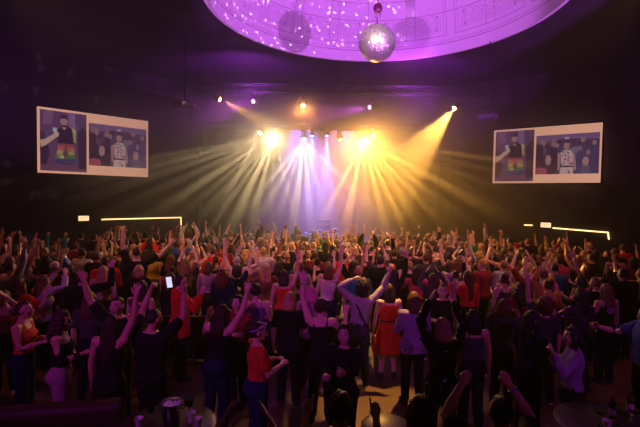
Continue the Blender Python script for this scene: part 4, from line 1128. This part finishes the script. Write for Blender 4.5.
ARMWORDS = ['left arm up', 'right arm up', 'both arms up', 'both hands raised bent', 'clapping overhead', 'clapping', 'arms low', 'pointing up', 'left hand raised in V', 'arms curved overhead', 'arms down', 'left fist up',
            'left arm up', 'both fists up', 'arms low', 'clapping overhead', 'both hands held high', 'arms down', 'right fist raised']
LIBW = [2, 2, 2, 3, 2, 5, 8, 2, 3, 2, 9, 2, 2, 1, 7, 1, 2, 8, 5]
LIB = []; CACHE = {}
for k, (male, kw, tops, bot) in enumerate(LIB_SPECS):
    kw = dict(kw); kw['head'] = tuple(math.radians(a) for a in kw.get('head', (0, 0, 0)))
    p = Pose(male, **kw); bd = build_body(p, 'person', .0105); bd.materials.append(M_SKIN); LIB.append((p, bd, tops, bot, male))
rf = random.Random(21)
def wall_gap(x, y):
    g = 1e9
    for a, b_ in ((LW0, LW1), (RW0, RW1)):
        n = Vector(((b_ - a).y, -(b_ - a).x)).normalized()
        if n.dot(Vector((0, 5)) - a) < 0: n = -n
        g = min(g, n.dot(Vector((x, y)) - a))
    return min(g, x + 13.1, 13.0 - x)
BAR_Y = 7.95
taken = [(x, y, .64) for (_, x, y, _) in PEOPLE]
cands = []
def try_put(x, y, r):
    if wall_gap(x, y) < (1.0 if y < 11 else 2.2) or y > 17.45: return False
    if abs(y - BAR_Y) < .42 and -7.2 < x < .75: return False
    for (a, b_, q) in taken:
        if abs(b_ - y) < .8 and (a - x) ** 2 + (b_ - y) ** 2 < ((r + q) / 2) ** 2: return False
    px, py = project((x, y, 1.6))
    if not (-12 < px < 652 and py < 425): return False
    taken.append((x, y, r)); cands.append((x, y)); return True
for _ in range(34000):
    y = rf.uniform(8.1, 17.4); x = rf.uniform(-.80 * y - .3, .80 * y + .3)
    if y < 8.9 and rf.random() < .6: continue
    try_put(x, y, .62 if y < 10 else .58 if y < 13 else .53)
for (px, py) in ((640, 283), (68, 291), (640, 262), (4, 291), (141, 288), (545, 300)):
    p = at_z(px, py, 1.6); try_put(p.x, p.y, .58)
cands.sort(key=lambda c: c[1])
print('floor candidates', len(cands))
N_SINGLE = 300 - len(PEOPLE)
singles, mass = cands[:N_SINGLE], cands[N_SINGLE:]
HAIRS_F = ['long', 'verylong', 'wavy', 'bob', 'lob', 'bun', 'lowbun', 'ponytail', 'bigcurly', 'curly']; HAIRS_M = ['short', 'crop', 'tousled', 'short', 'beanie']
HAIRWORD = {'long': 'long {} hair', 'verylong': 'very long {} hair', 'wavy': 'wavy {} hair', 'bob': '{} bob', 'lob': 'loose {} hair', 'bun': '{} top bun', 'lowbun': '{} low bun', 'ponytail': '{} ponytail', 'bigcurly': 'big {} curls', 'curly': '{} afro curls', 'short': 'short {} hair', 'crop': 'cropped {} hair', 'tousled': 'tousled {} hair', 'beanie': 'knitted hat'}
TOPWORD = {'tee': 'tee', 'tank': 'tank top', 'cami': 'camisole', 'long': 'sweater', 'jacket': 'jacket', 'shirt': 'shirt', 'dress': 'dress', 'offshoulder': 'strapless top'}
TOPCOLS = ['black'] * 16 + ['charcoal'] * 6 + ['navy', 'burgundy', 'brown'] + ['navy', 'red', 'red', 'burgundy', 'burgundy', 'white', 'white', 'grey', 'purple', 'purple', 'hot pink', 'teal', 'beige', 'green', 'mauve', 'blue', 'mustard', 'orange', 'brown']
HAIRCOLS = ['black'] * 4 + ['dark brown'] * 9 + ['brown'] * 6 + ['auburn'] * 2 + ['light brown'] * 4 + ['blonde'] * 3
def pick(y):
    k = rf.choices(range(len(LIB)), LIBW)[0]; male = LIB[k][4]
    t = rf.choice(LIB[k][2]); return k, t, rf.choice(TOPCOLS), rf.choice(HAIRS_M if male else HAIRS_F), rf.choice(HAIRCOLS), rf.choices(range(6), [5, 6, 4, 4, 1, 1])[0], rf.uniform(1.68, 1.84) if male else rf.uniform(1.56, 1.73), math.radians(rf.choice([rf.gauss(0, 14)] * 9 + [rf.uniform(-170, 170)]))
FILL = []
DARKS = ['black', 'black', 'charcoal', 'navy', 'burgundy']
for (x, y) in singles:
    k, t, tc_, hr, hc, sk, h, rz = pick(y)
    p, bd, tops, bot, male = LIB[k]
    if y < 8.4: tc_ = rf.choice(DARKS)
    rz += math.atan2(x, 18) * .5                                      # turned a little to the stage
    o = obj('person', bd, None, color=SKINC[sk]); o.location = (x, y, 0); o.rotation_euler = (0, 0, rz); s = h / 1.70; o.scale = (s, s, s)
    hatc = None
    if hr == 'beanie': hatc = CLOTHC[rf.choice(['charcoal', 'burgundy', 'grey', 'mustard'])]
    bc = rf.choice(['black', 'black', 'charcoal', 'denim', 'navy'])
    dress_person(o, p, bd, t, CLOTHC[tc_], None if t == 'dress' else bot, CLOTHC[bc], hr, HAIRC[hc], False, False, k, .97 if bot == 'skirt' else .90 if (male or t in ('jacket', 'shirt')) else .995, False, CACHE, hatcol=hatc)
    if abs((math.degrees(rz) + 180) % 360 - 180) > 70 and y < 12: add_face(o, bd, p, True)
    tag(o, None, 'person', GROUP)
    FILL.append(dict(o=o, x=x, y=y, base=f"person, {HAIRWORD[hr].format(hc)}, {tc_} {TOPWORD[t]}, {ARMWORDS[k]}".replace('both hands raised bent', 'both hands raised'), px=project((x, y, 1.6))[0]))
def zone(f):
    px, y = f['px'], f['y']
    col = 'at far left' if px < 70 else 'below left screen' if px < 160 else 'left of stage' if px < 265 else 'before stage centre' if px < 375 else 'right of stage' if px < 485 else 'below right screen' if px < 600 else 'at far right'
    return col
ORD = ['first', 'second', 'third', 'fourth', 'fifth', 'sixth', 'seventh', 'eighth', 'ninth', 'tenth']
from collections import defaultdict
seen_labels = {l for (_, _, _, l) in PEOPLE}
by = defaultdict(list)
for f in FILL: by[f['base'] + ', ' + zone(f)].append(f)
for lab, fs in by.items():
    if len(fs) == 1: fs[0]['o']['label'] = lab; continue
    fs.sort(key=lambda f: f['y'])
    for i, f in enumerate(fs):
        f['o']['label'] = lab + (', the nearer' if i == 0 else ', the farther') if len(fs) == 2 else lab + f', {ORD[i]} nearest'

# --- far rows, past counting: one object
def lowres(me, ratio):
    o = bpy.data.objects.new('tmp', me); COL.objects.link(o); md = o.modifiers.new('d', 'DECIMATE'); md.ratio = ratio
    dg = bpy.context.evaluated_depsgraph_get(); dg.update(); ev = o.evaluated_get(dg); m2 = ev.to_mesh()
    n = len(m2.vertices); co = np.empty(n * 3, np.float32); m2.vertices.foreach_get('co', co); m2.calc_loop_triangles()
    t = np.empty(len(m2.loop_triangles) * 3, np.int32); m2.loop_triangles.foreach_get('vertices', t)
    ev.to_mesh_clear(); bpy.data.objects.remove(o)
    return co.reshape(-1, 3).astype(float), t.reshape(-1, 3)
_low = {}
def low(me, ratio):
    if me.name not in _low: _low[me.name] = lowres(me, ratio)
    return _low[me.name]
def crowd_mat(name, rough):
    m, nt, b = new_mat(name); a = N(nt, 'ShaderNodeAttribute'); a.attribute_name = 'tint'
    nt.links.new(a.outputs['Color'], b.inputs['Base Color']); b.inputs['Roughness'].default_value = rough; return m
MV, MF, MC, MI = [], [], [], []; base = 0
for (x, y) in mass:
    k, t, tc_, hr, hc, sk, h, rz = pick(y); p, bd, tops, bot, male = LIB[k]; s = h / 1.70
    M = Matrix.Translation((x, y, 0)) @ Matrix.Rotation(rz + math.atan2(x, 18) * .5, 4, 'Z') @ Matrix.Scale(s, 4)
    if (id(p), t) not in CACHE:
        mm = build_top(p, TOPNAME[t], t, .97 if bot == 'skirt' else .90 if (male or t in ('jacket', 'shirt')) else .995, .013, k); mm.materials.append(M_CLOTH); CACHE[(id(p), t)] = mm
    if (id(p), bot) not in CACHE:
        mm = build_bottom(p, bot, bot, .013, k + 9); mm.materials.append(M_CLOTH); CACHE[(id(p), bot)] = mm
    Rh, ch = p.head_matrix()
    parts = [(bd, .16, Matrix.Identity(4), SKINC[sk], 0), (CACHE[(id(p), t)], .10, Matrix.Identity(4), CLOTHC[tc_], 1), (hair_mesh(hr), .18, mat4(Rh, ch), HAIRC[hc], 2)]
    if t != 'dress': parts.append((CACHE[(id(p), bot)], .08, Matrix.Identity(4), CLOTHC['charcoal'], 1))
    for me, ratio, M2, c, mi in parts:
        V, T = low(me, ratio); MM = np.array(M @ M2)
        MV.append(V @ MM[:3, :3].T + MM[:3, 3]); MF.append(T + base); base += len(V)
        MC.append(np.tile((*c, 1.0), (len(V), 1))); MI.append(np.full(len(T), mi))
if MV:
    V = np.concatenate(MV).astype(np.float32); T = np.concatenate(MF).astype(np.int32); Cc = np.concatenate(MC).astype(np.float32); I = np.concatenate(MI).astype(np.int32)
    me = bpy.data.meshes.new('crowd'); me.vertices.add(len(V)); me.vertices.foreach_set('co', V.ravel()); me.loops.add(len(T) * 3); me.loops.foreach_set('vertex_index', T.ravel())
    me.polygons.add(len(T)); me.polygons.foreach_set('loop_start', np.arange(0, len(T) * 3, 3, dtype=np.int32))
    for mm in (crowd_mat('crowd_skin', .5), crowd_mat('crowd_cloth', .85), crowd_mat('crowd_hair', .4)): me.materials.append(mm)
    me.polygons.foreach_set('material_index', I); me.polygons.foreach_set('use_smooth', [True] * len(T))
    at = me.color_attributes.new('tint', 'FLOAT_COLOR', 'POINT'); at.data.foreach_set('color', Cc.ravel()); me.update(calc_edges=True); me.validate()
    tag(obj('crowd', me), 'far rows of the crowd packed up to the stage', 'crowd', None, 'stuff')
print('singles', len(FILL), 'mass', len(mass), 'mass tris', len(T))

# ================================================================== things held
def phone(p, rz, tilt, label, glow=(.75, .80, 1.0), s=.9):
    o = empty('phone', p, label, 'phone', None, rz)
    M = Matrix.Rotation(tilt, 4, 'X')
    bevel(prop('case', lambda s_: box(s_, (-.038, -.005, -.075), (.038, .005, .075)), plain('phone_case', (.02, .02, .025), .3), o, smooth=False, mw=M), .004)
    prop('screen', lambda s_: box(s_, (-.034, -.0062, -.069), (.034, -.0052, .069)), emitter('phone_screen', glow, s), o, smooth=False, mw=M)
a, b_ = hand_point(o_ph, p_ph, -1, .11), hand_point(o_ph, p_ph, 1, .11)
phone((a + b_) / 2 + Vector((0, .0, .02)), math.radians(38), -.45, 'lit phone held up by the person filming in a black tee')
for f in FILL:
    pass
gp = hand_point(o_gl, p_gl, 1, .07)
def tumbler(s, r=.033, h=.12):
    lathe(s, [(.001, 0), (r * .8, 0), (r, h), (r * .93, h), (r * .74, .012), (.001, .012)], 20)
g = tag(prop('tumbler', lambda s: tumbler(s), M_GLASS, loc=gp - Vector((0, 0, .06))), 'glass held out by the man at the right edge', 'glass')

# ================================================================== low barrier, tables, sofa, DJ stage
for i in range(4):
    x0 = -6.9 + i * 1.85
    o = empty('crowd_barrier', (x0 + .9, BAR_Y, 0), ['leftmost black barrier panel across the floor behind the front rows', 'second black barrier panel from the left, behind the front rows', 'third black barrier panel from the left, behind the red jacket', 'rightmost black barrier panel, behind the blonde bob'][i], 'barrier', 'black barrier panels')
    bevel(prop('panel', lambda s: box(s, (-.88, -.03, .04), (.88, .03, .80)), plain('black_barrier_board', (.02, .015, .017), .6, 0, .2, 5), o, smooth=False), .008)
    bevel(prop('top_rail', lambda s: box(s, (-.90, -.06, .80), (.90, .06, .84)), plain('barrier_rail', (.07, .035, .025), .4, 0, .3, 8), o, smooth=False), .008)
    for sx in (-1, 1): prop('foot', lambda s, sx=sx: box(s, (sx * .7 - .04, -.2, 0), (sx * .7 + .04, .2, .04)), M_BLACKMETAL, o, smooth=False)
def high_table(p, r, label):
    o = empty('high_table', (p[0], p[1], 0), label, 'table', 'round standing tables')
    prop('table_top', lambda s: lathe(s, [(.001, .865), (r - .02, .865), (r, .875), (r, .895), (r - .01, .90), (.001, .90)], 48), plain('table_laminate', (.035, .022, .02), .35, 0, .2, 6), o)
    prop('post', lambda s: lathe(s, [(.035, .02), (.03, .06), (.03, .865)], 16), M_BLACKMETAL, o)
    prop('base', lambda s: lathe(s, [(.001, 0), (.26, 0), (.25, .02), (.03, .035), (.001, .035)], 32), M_BLACKMETAL, o)
    return o
def stem_glass(p, label, wide=False, grp='glasses on the tables'):
    pr = [(.001, 0), (.034, 0), (.033, .004), (.005, .010), (.004, .085), (.012, .095), (.040, .125), (.044, .165), (.041, .165), (.036, .127), (.001, .098)] if not wide else [(.001, 0), (.034, 0), (.033, .004), (.005, .010), (.004, .095), (.02, .105), (.052, .135), (.054, .145), (.051, .145), (.018, .108), (.001, .104)]
    return tag(prop('wine_glass', lambda s: lathe(s, pr, 28), M_GLASS, loc=p), label, 'glass', grp)
def cup(p, label, grp='white plastic cups'):
    return tag(prop('plastic_cup', lambda s: lathe(s, [(.001, 0), (.027, 0), (.040, .095), (.042, .098), (.040, .100), (.037, .094), (.025, .004), (.001, .004)], 24), M_WHITEPLASTIC, loc=p), label, 'cup', grp)
def bottle(p, label, m=None):
    o = empty('bottle', p, label, 'bottle', 'bottles on the right table')
    prop('glass_body', lambda s: lathe(s, [(.001, 0), (.032, 0), (.036, .006), (.036, .14), (.030, .17), (.014, .205), (.013, .25), (.001, .25)], 24), m or M_BOTTLE, o)
    prop('paper_label', lambda s: lathe(s, [(.0365, .045), (.0365, .115)], 24, closed=False), plain('bottle_paper', (.7, .62, .55), .7), o)
    prop('cap', lambda s: lathe(s, [(.001, .252), (.015, .252), (.015, .238), (.0135, .238)], 16), plain('bottle_cap', (.6, .45, .15), .3, .9), o)
t1 = at_z(168, 426, .90); T1 = Vector((t1.x - .02, t1.y + .02, 0)); high_table(T1, .46, 'round standing table with an ice bucket at the bottom edge')
tp = lambda px, py: at_z(px, py, .902)
bkt = tp(172, 424)
o = empty('ice_bucket', bkt, 'tall steel ice bucket on the standing table', 'ice bucket')
prop('body', lambda s: lathe(s, [(.001, 0), (.072, 0), (.078, .006), (.098, .20), (.104, .205), (.104, .218), (.096, .218), (.092, .20), (.074, .012), (.001, .012)], 40), M_STEEL, o)
for sx in (-1, 1): prop('handle', lambda s, sx=sx: tube(s, [(sx * .092, -.03, .17), (sx * .125, -.02, .165), (sx * .125, .02, .165), (sx * .092, .03, .17)], [.007] * 4, 8), M_STEEL, o)
r5 = random.Random(5)
def ice(s):
    for i in range(26):
        c = Vector((r5.uniform(-.06, .06), r5.uniform(-.06, .06), .185 + r5.uniform(-.01, .015))); R = Euler((r5.uniform(0, 3), r5.uniform(0, 3), 0)).to_matrix().to_4x4()
        box(s, (-.013, -.013, -.013), (.013, .013, .013), Matrix.Translation(c) @ R)
    lathe(s, [(.001, .16), (.086, .16), (.088, .175), (.001, .18)], 24)
tag(prop('ice', ice, plain('ice', (.8, .82, .88), .15), smooth=False, loc=bkt), 'ice cubes filling the steel bucket', 'ice', None, 'stuff')
stem_glass(tp(151, 423), 'stemmed glass standing left of the ice bucket')
stem_glass(tp(189, 417), 'stemmed glass just right of the ice bucket')
cup(tp(191, 422), 'white plastic cup farther from the bucket'); cup(tp(198, 428), 'white plastic cup nearer to the table edge')
cup(tp(139, 428), 'white plastic cup at the left of the standing table')
t2 = at_z(617, 428, .90); high_table((t2.x, t2.y + .05), .52, 'round standing table with bottles at the right bottom corner')
bottle(tp(612, 419), 'bottle standing tallest on the right table'); bottle(tp(630, 414), 'bottle behind the others on the right table', M_GLASS)
for i, (px, py, l) in enumerate(((600, 425, 'stemmed glass at the left side of the right table'), (621, 425, 'stemmed glass between bottle and table edge'), (634, 424, 'stemmed glass nearest the right frame edge'))): stem_glass(tp(px, py), l, True)
cup(tp(607, 430), 'white plastic cup on the right table')
t3 = at_z(386, 425, .90); high_table((t3.x, t3.y), .24, 'small round standing table at the bottom edge by the amber floor')
# sofa
sf = at_z(26, 408, .86); o = empty('sofa', (sf.x, sf.y, 0), 'dark leather sofa in the bottom left corner', 'sofa', None, PI + .2)
M_LEATHER = plain('dark_red_leather', (.040, .016, .010), .6, 0, .3, 9, .2)
def cushion(lo, hi): return lambda s: box(s, lo, hi)
bevel(prop('seat', cushion((-.85, .02, .16), (.85, .75, .46)), M_LEATHER, o), .07, 4)
bevel(prop('backrest', cushion((-.95, -.16, .12), (.95, .06, .86)), M_LEATHER, o), .08, 4)
for sx in (-1, 1): bevel(prop('armrest', cushion((sx * .95 - .11, -.1, .12), (sx * .95 + .11, .78, .66)), M_LEATHER, o), .08, 4)
for sx in (-1, 1):
    for y in (-.05, .68): prop('leg', lambda s, sx=sx, y=y: tube(s, [(sx * .85, y, 0.02), (sx * .85, y, .16)], [.02, .028], 10), M_BLACKMETAL, o)

# DJ set on the stage
dj = at_y(321.5, 234, 19.4); top_z = dj.z
o = empty('dj_table', (dj.x, 20.0, .8), 'long table draped in pale cloth on the stage', 'table')
bevel(prop('table_cloth', lambda s: box(s, (-.78, -.36, .02), (.78, .36, top_z - .8)), plain('pale_blue_cloth', (.45, .48, .7), .8, 0, .1, 10), o, smooth=False), .02)
def on_table(name, label, cat, x, w, d, h, z=0): 
    q = empty(name, (dj.x + x, 19.95, top_z + z), label, cat); return q
for x, lab in ((-.48, 'left media deck on the stage table'), (.30, 'right media deck on the stage table')):
    q = on_table('media_deck', lab, 'music deck', x, .3, .36, .1)
    bevel(prop('body', lambda s: box(s, (-.16, -.19, 0), (.16, .19, .10)), M_BLACKMETAL, q, smooth=False), .01)
    prop('jog_wheel', lambda s: lathe(s, [(.001, .10), (.10, .10), (.10, .12), (.001, .122)], 28), M_STEEL, q)
q = on_table('mixer', 'mixing desk between the two decks', 'mixer', -.09, .3, .3, .12)
bevel(prop('body', lambda s: box(s, (-.15, -.18, 0), (.15, .18, .12)), plain('mixer_case', (.10, .10, .11), .4, .4), q, smooth=False), .01)
for i in range(4): prop('fader', lambda s, i=i: box(s, (-.11 + i * .07, -.08 + .03 * (i % 2), .12), (-.08 + i * .07, -.04 + .03 * (i % 2), .14)), M_WHITEPLASTIC, q, smooth=False)
q = on_table('monitor_speaker', 'small speaker box standing at the right end of the stage table', 'speaker', .62, .2, .2, .25)
bevel(prop('cabinet', lambda s: box(s, (-.11, -.13, 0), (.11, .13, .22)), plain('speaker_cabinet', (.35, .36, .45), .5), q, smooth=False), .012)
prop('cone', lambda s: lathe(s, [(.001, 0), (.03, .0), (.075, -.012), (.08, -.012), (.08, .004), (.001, .004)], 24), M_BLACKMETAL, q, mw=Matrix.Translation((0, -.13, .10)) @ Matrix.Rotation(PI / 2, 4, 'X'))
# drum riser silhouette behind: rack of gear
q = empty('equipment_rack', (dj.x + .1, 21.2, .8), 'tall equipment rack standing behind the stage table', 'rack')
bevel(prop('case', lambda s: box(s, (-.34, -.3, 0), (.34, .3, 1.18)), M_BLACKMETAL, q, smooth=False), .015)
for i in range(4): prop('module', lambda s, i=i: box(s, (-.30, -.32, .10 + i * .26), (.30, -.29, .30 + i * .26)), plain('rack_face', (.20, .20, .24), .4, .5), q, smooth=False)
# ================================================================== light
W = bpy.data.worlds.new('hall_air'); scene.world = W; W.use_nodes = True; nt = W.node_tree
nt.nodes['Background'].inputs[0].default_value = (0, 0, 0, 1); nt.nodes['Background'].inputs[1].default_value = 0
# stage smoke: thick by the stage, thin over the floor and towards the side walls
vs = nt.nodes.new('ShaderNodeVolumeScatter'); vs.inputs['Color'].default_value = (1, 1, 1, 1); vs.inputs['Anisotropy'].default_value = .45
ge = nt.nodes.new('ShaderNodeNewGeometry'); sx = nt.nodes.new('ShaderNodeSeparateXYZ'); nt.links.new(ge.outputs['Position'], sx.inputs[0])
def ramp(v, a, b_, c, d):
    n = nt.nodes.new('ShaderNodeMapRange'); n.interpolation_type = 'SMOOTHSTEP'
    for i, q in enumerate((a, b_, c, d)): n.inputs[i + 1].default_value = q
    nt.links.new(v, n.inputs[0]); return n.outputs[0]
ax = N(nt, 'ShaderNodeMath', operation='ABSOLUTE'); nt.links.new(sx.outputs[0], ax.inputs[0])
def mul(a, b_):
    n = N(nt, 'ShaderNodeMath', operation='MULTIPLY')
    for i, q in enumerate((a, b_)):
        if isinstance(q, float): n.inputs[i].default_value = q
        else: nt.links.new(q, n.inputs[i])
    return n.outputs[0]
fy, fx, fz = ramp(sx.outputs[1], 11.5, 17.0, 0, 1), ramp(ax.outputs[0], 6.0, 12.0, 1, .06), mul(ramp(sx.outputs[2], 6.0, 7.6, 1, .25), ramp(sx.outputs[2], 1.4, 3.2, .45, 1))
den = N(nt, 'ShaderNodeMath', operation='ADD'); nt.links.new(mul(mul(mul(fy, fx), fz), 0.10), den.inputs[0]); den.inputs[1].default_value = .0022
nt.links.new(den.outputs[0], vs.inputs['Density'])
nt.links.new(vs.outputs[0], nt.nodes['World Output'].inputs['Volume'])
W.cycles.volume_step_size = 3.0

G_BEAM = 'beam lights under the stage header'; G_PAR = 'coloured lamps on the lighting truss'
rb = random.Random(11)
YB = 12.0
def fan(front, targets, col, w):
    for (px, py) in targets:
        t = at_y(px, py, YB)
        spot('beam_lamp', front, t, col, w * 3.2 * rb.uniform(.45, 1.5), rb.uniform(2.6, 4.6), .8, None, .03)
for (px, py, tgt, col, fill, cone, w, targets, lab, es) in (
    (275, 134, (-2.6, 11.0, 0), WARM, 650, 110, 4200, ((-60, 196), (0, 203), (50, 210), (88, 222), (118, 236), (144, 246), (166, 254), (188, 262), (212, 266), (240, 268), (270, 272), (306, 262)), 'beam light at the left end of the stage header, warm white fan', 60),
    (261, 131, (-4.5, 14, 1), WARM, 0, 60, 2200, ((70, 200), (150, 226), (200, 250)), 'beam light outermost left under the stage header', 40),
    (304, 137, (-.5, 14.5, 0), WHITE, 250, 80, 3600, ((212, 250), (236, 258), (262, 264), (288, 268), (314, 266), (342, 260), (372, 250), (400, 236)), 'white beam light left of the two blue lamps', 50),
    (363, 138, (2.8, 11.0, 0), AMBER, 2200, 110, 7800, ((300, 262), (336, 268), (368, 272), (396, 270), (420, 264), (442, 256), (466, 250), (492, 240), (524, 228), (560, 210), (606, 198), (670, 186)), 'amber beam light at the right end of the stage header', 60),
    (371, 134, (6.0, 14, 1.5), AMBER, 0, 70, 3800, ((430, 262), (476, 248), (540, 226)), 'amber beam light outermost right under the stage header', 50),
    (340, 137, (2.0, 15.5, 0), AMBER, 0, 60, 1600, ((410, 190), (452, 212)), 'small amber beam light right of the blue lamps', 30)):
    p = at_y(px, py, 19.0)
    front = fixture('moving_head_spotlight', p, tgt, col, lab, G_BEAM, True, es)
    fan(front, targets, col, w)
    if fill: spot('beam_spill', front, tgt, col, fill, cone, .6, None, .03)
for (px, lab) in ((312, 'blue lamp under the header, the left one'), (327, 'blue lamp under the header, the right one')):
    p = at_y(px, 133, 19.15); tgt = (p.x * .9, 18.3, .8)
    front = fixture('par_spotlight', p, tgt, BLUE, lab, G_BEAM, False, 40)
    spot('blue_lamp', front, tgt, BLUE, 16000, 22, .7)
# on the truss
for (px, py, tgt, col, w, cone, lab, es) in (
    (217, 98, (1.5, 15.0, 4.0), AMBER, 3000, 20, 'amber lamp at the left end of the truss', 60),
    (255, 101, (-5.0, 11.0, 4.6), MAG, 600, 26, 'magenta lamp on the truss, second from the left', 25),
    (303, 105, (-.2, 6, 1.0), ORANGE, 500, 60, 'orange lamp at the middle of the truss', 60),
    (372, 107, (-3.0, 12.5, 5.0), MAG, 700, 22, 'magenta lamp on the truss, right of the middle', 25),
    (456, 106, (2.4, 14.5, 3.6), AMBER, 9000, 32, 'amber lamp at the right end of the truss', 60)):
    p = at_y(px, py, TY)
    front = fixture('par_spotlight', p, tgt, col, lab, G_PAR, False, es, .07)
    spot('truss_lamp', front, tgt, col, w, cone, .5)
spot('floor_patch_fill', (1.6, 8.5, 7.9), (.86, 6.3, 0), AMBER, 6200, 14, .5, None, .05)  # overhead fill added for the amber floor patch, not on the truss
spot('stage_fill', (-1.2, 23.4, 7.8), (-.3, 22.6, .8), (.24, .13, 1.0), 11000, 70, .8, None, .1)  # two unseen fills added behind the header to colour the stage
spot('stage_fill', (1.4, 23.4, 7.8), (.4, 22.6, .8), (1.0, .30, .60), 6500, 75, .8, None, .1)
# washes from the balcony behind the camera
spot('magenta_wash', (-4.5, -2.5, 6.8), (-1.8, 6.6, 2.3), (.80, .06, .95), 1050, 40, .8, None, .12)
spot('magenta_wash', (4.5, -2.5, 6.8), (2.2, 6.8, 2.3), (.80, .06, .95), 540, 42, .8, None, .12)
# dim red fill added high at the sides, no lamps seen there
spot('side_fill_red', (-9.5, 9.5, 7.6), (-5, 11, 0), (1, .16, .10), 260, 90, .8, None, .15)
spot('side_fill_red', (9.5, 9.5, 7.6), (5, 11, 0), (1, .16, .10), 260, 90, .8, None, .15)
# added purple fill, without a fixture, for the smoke glow under the ceiling
for sx_ in (-1, 1):
    spot('purple_smoke_fill', (sx_ * 2.9 + .4, 14.6, 6.5), (sx_ * 3.6 + .4, 18.0, 8.0), (.60, .05, 1.0), 600, 130, .8, None, .15)
# amber fill added out of view to brighten the crowd from the sides
for sx_ in (-1, 1):
    spot('crowd_fill_amber', (sx_ * 6.5, 8.2, 7.8), (sx_ * 1.0, 13.2, 1.2), (1, .45, .12), 1050, 70, .8, None, .15)
# dome wash from the balcony rail: two lamps, whose light the ball interrupts
for (shx, shy) in ((294, 32), (411, 37)):
    d = ray(shx, shy)
    k = 1.0
    for _ in range(400):                                   # march to the dome shell
        q = CAM + d * k
        zz_ = q.z - CEIL
        rr = math.hypot(q.x - DC.x, q.y - DC.y)
        lim = float(np.interp(zz_, [0, .2, .26, .5, 1.0, 1.5, 2.0, 2.5, 2.95], [.968 * q for q in (4.55, 4.56, 4.545, 4.53, 4.47, 4.34, 4.10, 3.6, 2.8)]))
        if q.y > DC.y and rr > lim and zz_ > 0: break
        k += .05
    S = q; v = (BALL - S).normalized()
    Lp = BALL + v * ((BALL.y - 1.6) / -v.y)
    import sys; print('dome light', S, Lp, file=sys.stderr)
    spot('dome_wash', Lp, (DC.x, 14.0, 9.3), (.66, .13, 1.0), 4300 if shx > 300 else 6400, 44, .25, None, .08)
# pin spots on the ball and an added patterned lamp for its reflected flecks
spot('ball_pin_spot', (-1.5, 4.2, 7.6), BALL, WARM, 2600, 7, .5, None, .05)
spot('ball_pin_spot', (3.0, 3.6, 7.6), BALL, (1, .75, .9), 1600, 7, .5, None, .05)
spot('fleck_stand_in', BALL + Vector((-.35, .30, .35)), BALL + Vector((-2.4, 2.8, 1.9)), (1, .80, 1), 900, 140, .4, (20, .16, .24, .0, 8), .003)

vsn = scene.view_settings; vsn.view_transform = 'Standard'; vsn.look = 'None'; vsn.gamma = 1.0; vsn.exposure = 0.0; vsn.use_curve_mapping = False
scene.cycles.use_denoising = True
scene.cycles.use_adaptive_sampling = True; scene.cycles.adaptive_threshold = .03; scene.cycles.max_bounces = 3; scene.cycles.volume_bounces = 0; scene.cycles.sample_clamp_indirect = 3.0
